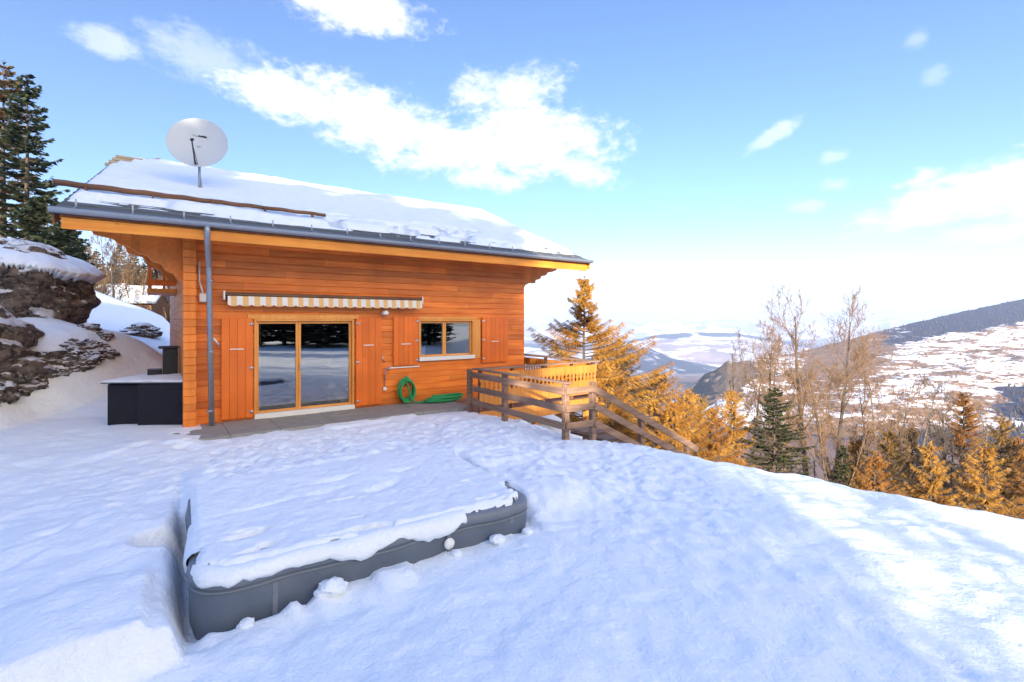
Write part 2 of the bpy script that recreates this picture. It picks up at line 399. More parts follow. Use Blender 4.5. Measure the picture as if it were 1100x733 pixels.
def pool_sdf(u, v):
    qx = np.abs(u-POOL_L/2)-POOL_L/2+POOL_R; qy = np.abs(v-POOL_W/2)-POOL_W/2+POOL_R
    return np.hypot(np.maximum(qx,0), np.maximum(qy,0))+np.minimum(np.maximum(qx,qy),0)-POOL_R
rng0 = random.Random(5)
PRINTS = []
for _path in [((1.9,4.2),(-.6,10.2)),((-3.4,6.6),(-5.6,8.8)),((3.0,3.0),(1.5,7.5)),((-4.6,4.0),(-4.2,8.2))]:
    (xa,ya),(xb,yb) = _path; L = math.hypot(xb-xa, yb-ya); n = int(L/.36)
    for i in range(n):
        t = i/max(1,n-1); s = (-1)**i*.11
        PRINTS.append((xa+(xb-xa)*t-(yb-ya)/L*s+rng0.uniform(-.05,.05), ya+(yb-ya)*t+(xb-xa)/L*s+rng0.uniform(-.05,.05), math.atan2(yb-ya,xb-xa)))
def terrain(X, Y, fine=True):
    hx, hy = w2h(X, Y)
    z = -.055 + .06*fbm(X*.45, Y*.45, 3, 3) + .035*fbm(X*1.4, Y*1.4, 3, 9)
    z = z + .030*fbm(X*2.3, Y*2.3, 3, 13)*sstep(-Y, -13, -11) + .010*fbm(X*7, Y*7, 2, 14)
    z = z - .045*np.clip(X-.5, 0, 8) + .05*sstep(X, 1.5, 4)*fbm(X*.8+3, Y*.8, 3, 21)
    near_wall = sstep(hy, -2.6, -1.6)*sstep(hx, -2.2, -.5)*(1-sstep(hx, 5.9, 6.5))
    drift = sstep(-hy, .75, 1.45)*.05*sstep(fbm(hx*1.5, hy*2.5, 3, 87), -.15, .35) + .075*sstep(-hx, -1.1, .1)*sstep(fbm(hx*2, hy*2, 3, 88)-hx*.5, -.5, .1)
    z = z*(1-near_wall) + (-.055+drift)*near_wall
    # left: ground climbs behind and beside the house
    px = CX+F*X/np.maximum(Y, .5)
    ramp = np.clip(.127+.00125*(190-px), 0, .33)*sstep(230-px, 0, 60)
    zl = ramp*np.clip(Y-11.0, 0, 16.5)
    zl = zl*sstep(-X, 5, 8.5)*sstep(Y, 2, 12)
    far = np.clip(Y-27.5, 0, 1e9)
    z = z + zl - np.where(X < 0, .24*np.clip(far, 0, 9), 0)*sstep(230-px, 0, 60) + .20*np.clip(Y-52, 0, 400)*sstep(-X, 5, 30)
    # left bank under the rocks
    bank = sstep(-X-10.3+.25*(Y-10.5)+.5*fbm(X*.5, Y*.5, 2, 31), 0, 1.5)*sstep(Y, 3, 6)*(1-sstep(Y, 12.6, 16.5))
    z = z + bank*1.55 + .16*np.clip(-X-11.5, 0, 30)*sstep(Y, -2, 6)*(1-sstep(Y, 13, 19))
    # slope behind the camera on the left
    z = z + .24*np.clip(-Y-5-.35*X, 0, 300)*sstep(-X, -9, 6)*sstep(-Y, 1, 6)
    # deep snow round the pool
    u, v = w2p(X, Y); sd = pool_sdf(u, v)
    lev = .015 + .06*sstep(u, -.2, 2.9) + .035*fbm(u*3, v*3, 3, 41)                     # front
    lev = lev + .06*sstep(fbm(u*4.3, v*1.1, 2, 77), .25, .5)*sstep(sd, .5, .1)*sstep(u, .2, .5)
    side = .30 + .05*fbm(u*2, v*2, 3, 43)
    left = sstep(-u, .05, .15)*sstep(v, -.35, -.28)
    back = sstep(v, POOL_W-.55, POOL_W+.15)*sstep(u, -.3, .1)
    right = sstep(u, POOL_L+.02, POOL_L+.22)*sstep(v, -.1, .5)
    blk = sstep(-u, .20+.05, .30)*sstep(v, -.42, -.35)*(1-sstep(v, .42, 1.0))*(1-sstep(-u, 1.0, 1.25))
    w = np.maximum(np.maximum(back, right), left*.8)
    lev = lev*(1-w)+side*w + .10*blk
    notch = sstep(.30-np.hypot((u+.18)*.9, (v-1.55)*1.1), 0, .14); lev = lev-.20*notch
    trench = sstep(-u, -.12, 0)*sstep(-(-u), -.22, -.12)*sstep(v, -.3, 0)*(1-sstep(v, 1.7, 2.2)); lev = lev-.10*trench*(u < .1)
    lev = lev+POOL_Z-.09*(1-sstep(sd, .02, .12))*(1-sstep(u, .7, 1.2))
    infl = 1-sstep(sd, .6, 1.9)
    z = z*(1-infl)+lev*infl
    z = np.where(sd < -.10, np.minimum(z, -.36), z)
    # trodden, lumpy snow
    tr = sstep(Y, 4.2, 7)*(1-sstep(hy, -2.4, -1.5))*sstep(X, -6.5, -4)*(1-sstep(X, 1.8, 4))*(1-(sd < .05))
    z = z + tr*(.048*fbm(X*4, Y*4, 3, 51)+.030*fbm(X*10, Y*10, 2, 53))
    if fine:
        z = z + (.012*fbm(X*6, Y*6, 3, 61))*(1-near_wall)
        for (x, y, a) in PRINTS:
            m = (np.abs(X-x) < .45) & (np.abs(Y-y) < .45)
            if not m.any(): continue
            dx, dy = X[m]-x, Y[m]-y; c, s = math.cos(a), math.sin(a); p, q = dx*c+dy*s, -dx*s+dy*c
            r = np.sqrt((p/.17)**2+(q/.085)**2)
            z[m] += np.where(sd[m] > .12, -.022*(1-sstep(r, .3, 1.5))+.006*sstep(r, .9, 1.3)*(1-sstep(r, 1.3, 2.4)), 0)
    # beyond the lip the ground falls away
    d = lip_dist(X, Y)
    dd = (d+np.sqrt(d*d+.20))/2-.22*np.exp(-np.abs(d)*.3)*0
    z = z - .56*dd + np.where(d > 1.5, .35*fbm(X*.22, Y*.22, 4, 71)*np.clip((d-1.5)/4, 0, 1), 0)
    return z
def gz(X, Y): return float(terrain(np.array([float(X)]), np.array([float(Y)]), False)[0])
def axis_pts(lo, f0, f1, hi, step, grow=1.07):
    a = list(np.arange(f0, f1, step)); s = step; p = f0
    while p > lo: s *= grow; p -= s; a.insert(0, p)
    s = step; p = a[-1]
    while p < hi: s *= grow; p += s; a.append(p)
    return np.array(a)
gx = axis_pts(-170, -7.0, 7.5, 170, .036, 1.045); gy = axis_pts(-120, 2.2, 12.5, 190, .036, 1.045)
GX, GY = np.meshgrid(gx, gy); GZ = terrain(GX, GY)
g = mesh_np('snow_ground', np.stack([GX, GY, GZ], -1).reshape(-1, 3), grid_faces(len(gx), len(gy)), M['snow'])
tag(g, 'snow covered ground of the yard and the slopes round the chalet', kind='structure')

# ------------------------------------------------------------------ far land
def ridge(name, crest, foot_py, d_foot, d_crest, material, nu=260, nv=90, amp=1.0, seed=1, sc=.01, cover=None, power=.8, back=True, label=None):
    """a mountain side: crest line given by bearing and height, running down towards the viewer to its foot"""
    cp = np.array(crest, float); px = np.linspace(cp[0,0], cp[-1,0], nu); cpy = np.interp(px, cp[:,0], cp[:,1])
    dc = np.interp(px, [cp[0,0], cp[-1,0]], d_crest) if isinstance(d_crest, tuple) else np.full(nu, float(d_crest))
    df = np.interp(px, [cp[0,0], cp[-1,0]], d_foot) if isinstance(d_foot, tuple) else np.full(nu, float(d_foot))
    s = np.linspace(0, 1, nv)[:,None]
    Dp = df*(dc/df)**s; py = foot_py+(cpy-foot_py)*s**power
    X = (px-CX)/F*Dp; Y = Dp*np.ones_like(X); Z = EYE-(py-CY)/F*Dp
    rough = fbm(X*sc, Y*sc+s*3, 5, seed, .55)
    Z = Z + amp*rough*np.sin(np.pi*np.clip(s*.9+.1, 0, 1))**.7
    Z = Z + amp*.18*fbm(X*sc*9, Y*sc*9, 3, seed+5)
    if back:
        bs = np.linspace(.08, 1, 10)[:,None]
        Xb, Yb = X[-1]*(1+bs*.6), Y[-1]*(1+bs*.6); Zb = Z[-1]-(Z[-1]+600)*bs**1.3
        X = np.vstack([X, Xb]); Y = np.vstack([Y, Yb]); Z = np.vstack([Z, Zb])
    full = np.vstack([s*np.ones_like(px), np.ones((len(X)-nv, nu))])
    PX = np.ones((len(X),1))*px
    fo, scv = cover(PX, full, fbm(X*sc*2, Y*sc*2, 4, seed+9)) if cover else (np.zeros_like(X), np.zeros_like(X))
    o = mesh_np(name, np.stack([X,Y,Z],-1).reshape(-1,3), grid_faces(nu, len(X)), material, attr={'forest': fo, 'scrub': scv})
    return tag(o, label, kind='structure'), (px, X, Y, Z, fo)
# valley floor under everything, out to the far ranges
r = np.geomspace(140, 42000, 90); aa = np.radians(np.linspace(-70, 80, 160)); RR, AA = np.meshgrid(r, aa, indexing='ij')
VX, VY = RR*np.sin(AA), RR*np.cos(AA); VZ = -70-190*sstep(RR, 150, 1500)-260*sstep(RR, 1500, 6000)+12*fbm(VX*.004, VY*.004, 4, 5)
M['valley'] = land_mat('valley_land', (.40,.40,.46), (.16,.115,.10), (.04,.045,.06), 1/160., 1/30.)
o = mesh_np('valley_floor', np.stack([VX,VY,VZ],-1).reshape(-1,3), grid_faces(160, 90), M['valley'],
            attr={'forest': .35+.5*fbm(VX*.002, VY*.002, 3, 8), 'scrub': .1+0*VX}); tag(o, 'valley floor far below the chalet', kind='structure')
M['hill'] = land_mat('hillside_land', (.84,.84,.84), (.16,.10,.062), (.033,.038,.062))
def cov_hill(px, s, n):
    top = sstep(s, .80, .88)*sstep(px, 900, 1000)*.85                      # forest along the crest
    brown = sstep(s, .62, .8)*(1-sstep(px, 915, 985))*sstep(px, 835, 900)*.75                 # bare woods left of it
    low = (1-sstep(s+.10*n, .16, .34))*.8                                    # dark woods at the foot
    blue = sstep(-np.hypot((px-1110)/80, (s-.34)/.14)+.5*n, -.9, -.5)*.6
    return np.maximum(np.maximum(top, low), blue)+.25*n, .06*(1-sstep(px, 880, 1000))+brown*.35+.10*n+.12*sstep(s,.5,.2)
hill, HD = ridge('hillside', [(742,424),(762,406),(778,394),(800,387),(850,380),(900,368),(960,352),(1020,338),(1100,321),(1250,285),(1600,230)],
      530, (380,520), (1300,2600), M['hill'], 420, 150, 16, 11, .006, cov_hill, .75, True, 'far valley side of snowy fields, scrub rows and forest')
M['spur'] = land_mat('spur_land', (.62,.52,.40), (.10,.075,.055), (.022,.026,.030), 1/30., 1/12.)
def cov_spur(px, s, n): return .62*(1-sstep(px-25*s+26*n, 740, 775))+.5*n, .22+.25*n
ridge('rocky_spur', [(728,440),(745,414),(757,402),(770,397),(781,388),(800,391),(830,398),(870,412),(920,440)],
      480, 700, 1150, M['spur'], 140, 60, 9, 23, .02, cov_spur, .9, True, 'dark rocky spur below the far hillside')
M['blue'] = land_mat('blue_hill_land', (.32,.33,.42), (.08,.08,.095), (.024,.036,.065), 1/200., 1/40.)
def cov_blue(px, s, n): return .62+.3*n, .1+0*n
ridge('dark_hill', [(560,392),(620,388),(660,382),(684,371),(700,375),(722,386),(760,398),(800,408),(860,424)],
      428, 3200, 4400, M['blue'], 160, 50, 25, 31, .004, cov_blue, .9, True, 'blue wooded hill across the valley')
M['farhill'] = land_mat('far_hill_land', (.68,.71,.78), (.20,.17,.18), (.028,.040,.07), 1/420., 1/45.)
def cov_far(px, s, n): return .75*sstep(s, .84, .95)+.7*(1-sstep(s+.1*n, .1, .45))+.35*n, .05+.2*n
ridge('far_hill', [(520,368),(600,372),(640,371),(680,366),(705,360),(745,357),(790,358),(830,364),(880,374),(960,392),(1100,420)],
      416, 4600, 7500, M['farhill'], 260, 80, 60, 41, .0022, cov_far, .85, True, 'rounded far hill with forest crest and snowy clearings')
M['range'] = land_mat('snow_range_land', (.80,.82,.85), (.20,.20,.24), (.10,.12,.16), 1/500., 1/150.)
def cov_rng(px, s, n): return -.1+.6*n, .02+.45*n
cr = [(x, 352-9*abs(math.sin(x*.031))*abs(math.sin(x*.013+1))-5*abs(math.sin(x*.11))) for x in range(380, 1300, 9)]
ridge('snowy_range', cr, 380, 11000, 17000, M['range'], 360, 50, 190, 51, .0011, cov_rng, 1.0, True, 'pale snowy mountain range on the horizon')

# far woods standing on the hillside: one mass of small conifers
rg = np.random.default_rng(3)
px_, HXx, HYy, HZz, HFo = HD
nv_, nu_ = 150, 420
sel = np.argwhere((HFo[:nv_] + .0) > .52); pick = sel[rg.integers(0, len(sel), 5200)]
pick = pick[(px_[pick[:,1]] < 1250)]
P = np.stack([HXx[pick[:,0],pick[:,1]], HYy[pick[:,0],pick[:,1]], HZz[pick[:,0],pick[:,1]]], -1); P[:,:2] += rg.normal(0, 4, (len(P),2))
hgt = rg.uniform(4, 9, len(P)); k = 6; an = np.linspace(0, 2*np.pi, k, endpoint=False)
V = np.zeros((len(P), k+1, 3)); rad = hgt*rg.uniform(.16,.26,len(P))
V[:,:k,0] = P[:,None,0]+rad[:,None]*np.cos(an)*rg.uniform(.7,1.3,(len(P),k)); V[:,:k,1] = P[:,None,1]+rad[:,None]*np.sin(an); V[:,:k,2] = P[:,None,2]-1
V[:,k] = P+np.stack([0*hgt,0*hgt,hgt],-1)
Fb = np.stack([np.arange(k), (np.arange(k)+1)%k, np.full(k,k)],-1)
Fa = (np.arange(len(P))[:,None,None]*(k+1)+Fb[None]).reshape(-1,3)
o = mesh_np('forest', V.reshape(-1,3), Fa, simple('far_forest', (.05,.045,.042), .9, 0, .5, .02), smooth=False); tag(o, 'dark far off forest on the opposite valley side', kind='stuff')

sel = np.argwhere(HFo[:nv_] < .45); pick = sel[rg.integers(0, len(sel), 9000)]
cl = vnoise(px_[pick[:,1]]*.05, pick[:,0]*.55, 6); pick = pick[(cl > .56) & (px_[pick[:,1]] < 1300)]
P = np.stack([HXx[pick[:,0],pick[:,1]], HYy[pick[:,0],pick[:,1]], HZz[pick[:,0],pick[:,1]]], -1); P[:,:2] += rg.normal(0, 3, (len(P),2)); n = len(P)
V = np.zeros((n, 7, 3)); rad = rg.uniform(1.2,3.6,n)
V[:,:6,0] = P[:,None,0]+rad[:,None]*1.5*np.cos(an)*rg.uniform(.6,1.4,(n,6)); V[:,:6,1] = P[:,None,1]+rad[:,None]*np.sin(an); V[:,:6,2] = P[:,None,2]-.5+rg.uniform(0,1.5,(n,6)); V[:,6] = P; V[:,6,2] += rad*1.1
o = mesh_np('scrub', V.reshape(-1,3), (np.arange(n)[:,None,None]*7+Fb[None]).reshape(-1,3), simple('far_scrub', (.15,.09,.055), .9, 0, .5, .03), smooth=False); tag(o, 'brown scrub and hedgerows dotted over the far snowy hillside', kind='stuff')

# haze in the valley air
bmh = MB().box(-30000, 34000, -1500, 44000, -900, 720)
hz, ht, hb = mat('haze', (.8,.8,.8)); ht.n.clear()
pv = ht.new('ShaderNodeVolumePrincipled'); pv.inputs['Color'].default_value = (.60,.74,1.0,1); pv.inputs['Density'].default_value = 8.0e-5; pv.inputs['Anisotropy'].default_value = .0
ho = ht.new('ShaderNodeOutputMaterial'); ht.l.new(pv.outputs[0], ho.inputs['Volume'])
HAZE = True
if HAZE: tag(bmh.build('haze', hz), 'blue haze filling the valley air', kind='stuff')

# ------------------------------------------------------------------ the chalet (local frame: x along the front, y into the house)
house = empty('chalet', (P0[0], P0[1], 0), HROT, 'orange timber chalet with snowy roof, glazed door and striped awning', 'house')
HL, HD_, CRS = 8.7, 10.0, .155
EY, EZ, RY, RZ = -1.1, 3.98, 5.0, 6.52                       # roof surface at the eave and at the ridge
SL = (RZ-EZ)/(RY-EY)
def roof_z(y): return EZ+SL*(y-EY) if y <= RY else RZ-SL*(y-RY)
DOOR = (1.28, 3.46, 0.0, CRS*14); WIN = (5.17, 6.88, CRS*7, CRS*14)
def log_wall(mb, along, a0, a1, t0, t1, z0, z1, holes=(), clip=None, front=-1):
    """courses of planed logs with grooves; along 'x' or 'y', thickness t0..t1, groove on the side given by front"""
    k = int(round((z1-z0)/CRS))
    for i in range(k):
        za, zb = z0+i*CRS, min(z1, z0+(i+1)*CRS)-.0015
        spans = [(a0, a1)]
        if clip:
            c = clip(zb)
            if c is None: continue
            spans = [(max(a0,c[0]), min(a1,c[1]))]
        for (h0,h1,hz0,hz1) in holes:
            if hz0 < (za+zb)/2 < hz1:
                spans = [q for (s0,s1) in spans for q in ((s0,min(s1,h0)),(max(s0,h1),s1)) if q[1]-q[0] > .01]
        c = .010
        f, b = (t0, t1) if front < 0 else (t1, t0); e = c if front < 0 else -c
        poly = [(b,za),(f+e,za),(f,za+c),(f,zb-c),(f+e,zb),(b,zb)]
        for (s0, s1) in spans:
            if s1 <= s0: continue
            if along == 'x': mb.prism([(p, z) for p, z in poly], 'x', s0, s1)
            else: mb.prism([(p, z) for p, z in poly], 'y', s0, s1)
    return mb
WTOP = CRS*27
mb = log_wall(MB(), 'x', .002, HL, 0, .18, -.31, WTOP, [DOOR, WIN]); mb.build('front_wall', M['log'], house)
mb = log_wall(MB(), 'x', .2, HL-.2, HD_-.18, HD_, -1.24, WTOP, front=1); mb.build('rear_wall', M['log'], house)
def gclip(z):
    if z < WTOP+.05: return (-.0, 20)
    y0 = EY+(z+.30-EZ)/SL; y1 = 2*RY-y0
    return (max(.19, y0), y1) if y1 > y0 else None
mb = log_wall(MB(), 'y', .185, HD_-.185, 0, .18, -.31, CRS*40, [], gclip); mb.build('side_wall', M['log_side'], house)
SWIN = (2.9, 4.3, CRS*5, CRS*14)
mb = log_wall(MB(), 'y', .185, HD_-.185, HL-.18, HL-.002, -2.48, CRS*40, [SWIN], gclip, front=1); mb.build('side_wall', M['log_side'], house)
# crossing log ends at the left corner
mb = MB()
for i in range(-1, 25):
    z = i*CRS; a = .012 if i % 2 else 0
    mb.box(-.015, .205+a*.5, -.225-a*.6, -.004, z, z+CRS-.003, 0, .008)
mb.build('corner_logs', M['corner'], house)
# carved consoles that carry the overhanging roof
Lc = [(0.0,2.92),(-.10,2.97),(-.16,3.08),(-.30,3.14),(-.36,3.26),(-.52,3.32),(-.60,3.42),(-.76,3.46),(-.84,3.56),(-1.02,3.60),(-1.12,3.70),(-1.40,3.76),(-1.46,3.9),(-1.46,WTOP),(0.0,WTOP)]
Rc = [(8.705,3.14),(8.76,3.22),(8.88,3.28),(9.02,3.31),(9.14,3.30),(9.17,3.40),(9.28,3.42),(9.36,3.46),(9.40,3.54),(9.52,3.55),(9.61,3.59),(9.66,3.67),(9.80,3.68),(10.0,3.75),(10.1,3.86),(10.1,WTOP),(8.705,WTOP)]
MB().prism([(x,z) for x,z in Lc], 'y', .01, .17).build('console', M['soffit'], house)
MB().prism([(x,z) for x,z in Rc], 'y', .01, .17).build('console', M['soffit'], house)
for py_ in (3.3,):
    q = [(-.003,3.1),(-.2,3.2),(-.35,3.4),(-.6,3.5),(-.7,3.72),(-1.0,3.8),(-1.1,4.05),(-1.1,roof_z(py_)-.32),(-.003,roof_z(py_)-.32)]
    MB().prism(q, 'y', py_, py_+.18).build('console', M['soffit'], house)
for (xa, xb, yy) in [(-1.5,-.002,3.0),(-1.3,-.002,4.9),(8.702,10.05,4.9),(8.702,10.05,2.6)]:
    MB().box(xa, xb, yy, yy+.2, roof_z(yy)-.50, roof_z(yy)-.27, 0, .01).build('purlin', M['soffit'], house)
# small upper balcony on the left gable
bal = MB().box(-.62, -.004, 3.35, 5.4, 2.86, 2.95, 0, .006).build('upper_balcony', M['fascia'], house)
MB().box(-.62, -.02, 3.30, 3.345, 3.02, 3.17, 0, .006).box(-.62, -.02, 3.30, 3.345, 3.62, 3.74, 0, .006).box(-.60,-.52,3.34,3.42,2.952,3.75,0,.006).box(-.30,-.24,3.34,3.40,2.952,3.62,0,.004).build('railing', M['shutter'], bal)
# roof: two slopes with slightly slanting verges
def rx0(y): return -1.80+.55*(y-EY)/(RY-EY) if y <= RY else -1.25+.95*(y-RY)/(RY-EY)
def rx1(y): return 10.36
def slope_slab(mb, y0, y1, dz0, dz1, in0=0.0, in1=0.0, mi=0, n=2):
    """slab following the roof between the heights dz0 and dz1 above its surface"""
    vs = []
    for dz in (dz0, dz1):
        for y in (y0, y1): vs += [(rx0(y)+in0, y, roof_z(y)+dz), (rx1(y)-in1, y, roof_z(y)+dz)]
    mb.add(vs, [(0,1,3,2),(4,6,7,5),(0,4,5,1),(2,3,7,6),(0,2,6,4),(1,5,7,3)], mi)
    return mb
mb = MB()
yy = EY; k = 0
while yy < RY-.01:                                                    # overlapping tile courses
    y2 = min(RY, yy+.30); t = .028
    vs = []
    for y, a in ((yy, t), (y2, 0)):
        vs += [(rx0(y), y, roof_z(y)-.10), (rx1(y), y, roof_z(y)-.10), (rx1(y), y, roof_z(y)+a), (rx0(y), y, roof_z(y)+a)]
    mb.add(vs, [(0,1,2,3),(4,7,6,5),(3,2,6,7),(0,4,5,1),(0,3,7,4),(1,5,6,2)])
    yy = y2
slope_slab(mb, RY, 2*RY-EY, -.10, 0)
roof = mb.build('roof', M['tile'], house)
mb = MB(); slope_slab(mb, EY+.06, RY-.01, -.17, -.103, .05, .05); slope_slab(mb, RY+.01, 2*RY-EY-.06, -.17, -.103, .05, .05); mb.build('soffit', M['soffit'], roof)
MB().box(-1.72, 10.30, EY+.0, EY+.045, 3.655, 3.845, 0, .006).build('fascia_board', M['fascia'], roof)
# bargeboards, scalloped on the right
def barge(x, w):
    mb = MB(); n = 44
    for side in (0, 1):
        top, bot = [], []
        for i in range(n*6+1):
            y = EY-.02+(RY-EY+.02)*i/(n*6); yq = y if side == 0 else 2*RY-y
            top.append((yq, roof_z(min(y,RY))-.03)); bot.append((yq, roof_z(min(y,RY))-.25-.045*abs(math.sin(i*math.pi/12))))
        mb.prism(top+bot[::-1], 'x', x, x+w)
    return mb
barge(10.365, .035).build('bargeboard', M['fascia'], roof)
mb = MB()
for side in (0, 1):
    ys = [EY, RY] if side == 0 else [2*RY-EY-.3, RY]
    a = Vector((rx0(ys[0])-.02, ys[0], EZ-.16)); b = Vector((rx0(ys[1])-.02, ys[1], RZ-.16)); mb.bar(a, b, .035, .22, 0, .004)
mb.build('bargeboard', M['dark_wood'], roof)
# gutter with its hangers, downpipe
mb = MB(); prof = []
R_ = .075; gy_, gz_ = EY-.085, 3.965
for i in range(13):
    a = math.pi+math.pi*i/12; prof.append((gy_+R_*math.cos(a), gz_+R_*math.sin(a)))
prof = [(gy_-R_-.012, gz_+.012)] + prof + [(gy_+R_, gz_+.035)]
inner = [(y+(gy_-y)*.06, z+.004+.06*(gz_-z)) for y, z in prof]
poly = prof+inner[::-1]
mb.prism(poly, 'x', -1.86, 10.42)
for x in (-1.862, 10.418): mb.prism([(gy_+R_*.97*math.cos(math.pi+math.pi*i/12), gz_+R_*.97*math.sin(math.pi+math.pi*i/12)) for i in range(13)], 'x', x, x+.003)
gut = mb.build('gutter', M['metal'], house)
x = -1.55
while x < 10.3:
    mb = MB(); mb.tube([(x, gy_-R_-.008, gz_+.02),(x, gy_-.01, gz_+.03),(x, EY+.06, gz_+.075),(x, EY+.16, roof_z(EY+.16)+.05)], .009, 6)
    mb.box(x-.014, x+.014, EY+.16, EY+.168, roof_z(EY+.16)+.01, roof_z(EY+.16)+.15)
    x += .76; mb.build('gutter_hanger', M['metal'], gut)
dp = MB().tube([(.32,gy_,gz_-.05),(.32,gy_,3.80),(.34,-1.02,3.62),(.41,-.33,3.30),(.42,-.27,3.16),(.47,-.27,.0)], .052, 14).build('downpipe', M['metal'], house)
for z in (2.95, 1.5, .3): MB().tube([(.445,-.27,z-.02),(.445,-.27,z+.02)], .064, 14).box(.435,.465,-.21,-.004,z-.012,z+.012).build('pipe_clamp', M['metal'], dp)
MB().tube([(.62,-.03,1.62),(.56,-.16,1.70),(.50,-.22,1.78)], .022, 8).build('pipe_spout', M['white'], dp)
# conduit and junction box by the pipe
MB().tube([(.27,-.03,3.35),(.27,-.03,2.95),(.31,-.03,2.80),(.33,-.03,2.70)], .018, 8).build('conduit', M['white'], house)
MB().box(.27,.45,-.085,-.002,2.52,2.70,0,.012).build('junction_box', M['white'], house)

# glazed door
def pane(parent, x0, x1, z0, z1, y): MB().box(x0, x1, y, y+.008, z0, z1).build('pane', M['glass'], parent)
def glazed(name, o, f, sash, splits, sillh):
    x0, x1, z0, z1 = o; mb = MB(); d0, d1 = -.035, .13
    mb.box(x0, x0+f, d0, d1, z0, z1, 0, .006).box(x1-f, x1, d0, d1, z0, z1, 0, .006).box(x0+f+.001, x1-f-.001, d0, d1, z1-f, z1, 0, .006)
    root = mb.build(name, M['frame'], house)
    MB().box(x0-.0, x1+.0, -.10, .13, z0-.02, z0+sillh-.002, 0, .006).build('sill', M['white'], root)
    xs = [x0+f]+splits+[x1-f]
    for a, b in zip(xs[:-1], xs[1:]):
        sm = MB(); y0, y1 = .035, .095; za, zb = z0+sillh, z1-f-.002
        sm.box(a+.002, a+sash, y0, y1, za, zb, 0, .006).box(b-sash, b-.002, y0, y1, za, zb, 0, .006)
        sm.box(a+sash+.001, b-sash-.001, y0, y1, za, za+sash*.9, 0, .006).box(a+sash+.001, b-sash-.001, y0, y1, zb-sash, zb, 0, .006)
        sm.build('sash', M['frame'], root); pane(root, a+sash*.9, b-sash*.9, za+sash*.8, zb-sash*.9, .06)
    return root
door = glazed('door', DOOR, .045, .055, [2.20], .10)
MB().box(2.225,2.245,-.0,.034,1.0,1.16,0,.004).tube([(2.235,.02,1.1),(2.235,-.02,1.1),(2.235,-.02,.99)], .009, 8).build('handle', M['steel'], door)
win = glazed('window', WIN, .05, .052, [5.97], .085)
# board round the openings
MB().box(1.16,3.58,-.032,-.002,DOOR[3]+.002,DOOR[3]+.11,0,.006).build('lintel_board', M['frame'], house)
MB().box(5.12,6.98,-.028,-.002,WIN[3]+.002,WIN[3]+.075,0,.006).build('lintel_board', M['frame'], house)
MB().box(6.88,7.10,-.026,-.002,CRS*7-.02,WIN[3],0,.006).build('side_board', M['frame'], house)
# shutters, folded back against the wall
def shutter(x0, x1, z0, z1, bar_z, hinge_x, swing=0.0):
    mb = MB(); n = max(2, round((x1-x0)/.15)); w = (x1-x0)/n
    for i in range(n): mb.box(x0+i*w+.0015, x0+(i+1)*w-.0015, -.062, -.034, z0, z1, 0, .004)
    for z in (z0+.16, z1-.22): mb.box(x0+.03, x1-.03, -.034, -.012, z, z+.09)
    s = mb.build('shutter', M['shutter'], house)
    MB().box((x0+x1)/2-.14,(x0+x1)/2+.12,-.074,-.064,bar_z,bar_z+.022,0,.002).build('latch_bar', M['white'], s)
    for z in (z0+.12, (z0+z1)/2, z1-.12): MB().tube([(hinge_x,-.066,z-.035),(hinge_x,-.066,z+.035)], .016, 8).box(hinge_x-.045,hinge_x+.045,-.068,-.0635,z-.015,z+.015).build('hinge', M['steel'], s)
shutter(.66, 1.25, .05, 2.19, 1.52, 1.22)
shutter(3.50, 4.14, .05, 2.19, 1.52, 3.54)
shutter(4.46, 5.15, .98, 2.24, 1.52, 5.11)
shutter(7.14, 8.05, .92, 2.24, 1.52, 7.18)
# batten under the first window shutter
MB().box(4.30,5.20,-.03,-.002,.915,.945).build('batten', M['white'], house)
# awning, rolled in under its hood
aw = MB().box(.72,5.20,-.20,-.004,2.665,2.735,0,.012).tube([(.74,-.13,2.62),(5.18,-.13,2.62)], .035, 12).build('awning', M['dark_wood'], house)
mb = MB(); n = 40; xa, xb = .76, 5.18
sc = 20; steps = sc*12
for i in range(steps):
    xq = [xa+(xb-xa)*(i+e)/steps for e in (0,1)]
    zb = [2.475-.035*abs(math.sin(math.pi*sc*(i+e)/steps)) for e in (0,1)]
    yb = [-.235+.012*math.sin(xx*9) for xx in xq]
    st = 0 if ((i*2)//(steps//sc)) % 2 else 1
    st = 0 if (i % 12) in (3,4,5,6,7,8) else 1
    for (y_off, fl) in ((0, 0), (.006, 1)):
        pass
    vs = [(xq[0],-.205,2.655),(xq[1],-.205,2.655),(xq[1],yb[1],zb[1]),(xq[0],yb[0],zb[0]),(xq[0],-.199,2.655),(xq[1],-.199,2.655),(xq[1],yb[1]+.006,zb[1]),(xq[0],yb[0]+.006,zb[0])]
    mb.add(vs, [(0,1,2,3),(4,7,6,5),(3,2,6,7),(0,4,5,1)], st)
mb.build('valance', [M['orange_cloth'], M['white_cloth']], aw)
for x in (.70, 5.20): MB().box(x-.015, x+.015, -.22, -.003, 2.58, 2.76, 0, .004).build('bracket', M['white'], aw)
mb = MB().box(4.14,4.30,-.10,-.002,2.30,2.34,0,.008).lathe([(.0,0),(.07,.0),(.085,.05),(.06,.10),(.0,.11)], 16, 0, Matrix.Translation((4.22,-.12,2.28))); mb.build('wall_lamp', M['white'], house)
# taps and pipes
mb = MB().tube([(4.24,-.03,.46),(4.24,-.03,.86),(4.28,-.05,.93),(4.36,-.10,.93)], .016, 8).tube([(4.33,-.06,.86),(4.33,-.06,.98),(4.33,-.12,.98)], .014, 8).box(4.30,4.37,-.13,-.11,.985,1.0).tube([(4.16,-.02,1.25),(4.24,-.02,1.08)],.012,6); tp = mb.build('water_tap', M['steel'], house)
MB().box(4.19,4.28,-.07,-.002,.37,.46,0,.01).build('socket_box', M['white'], house)
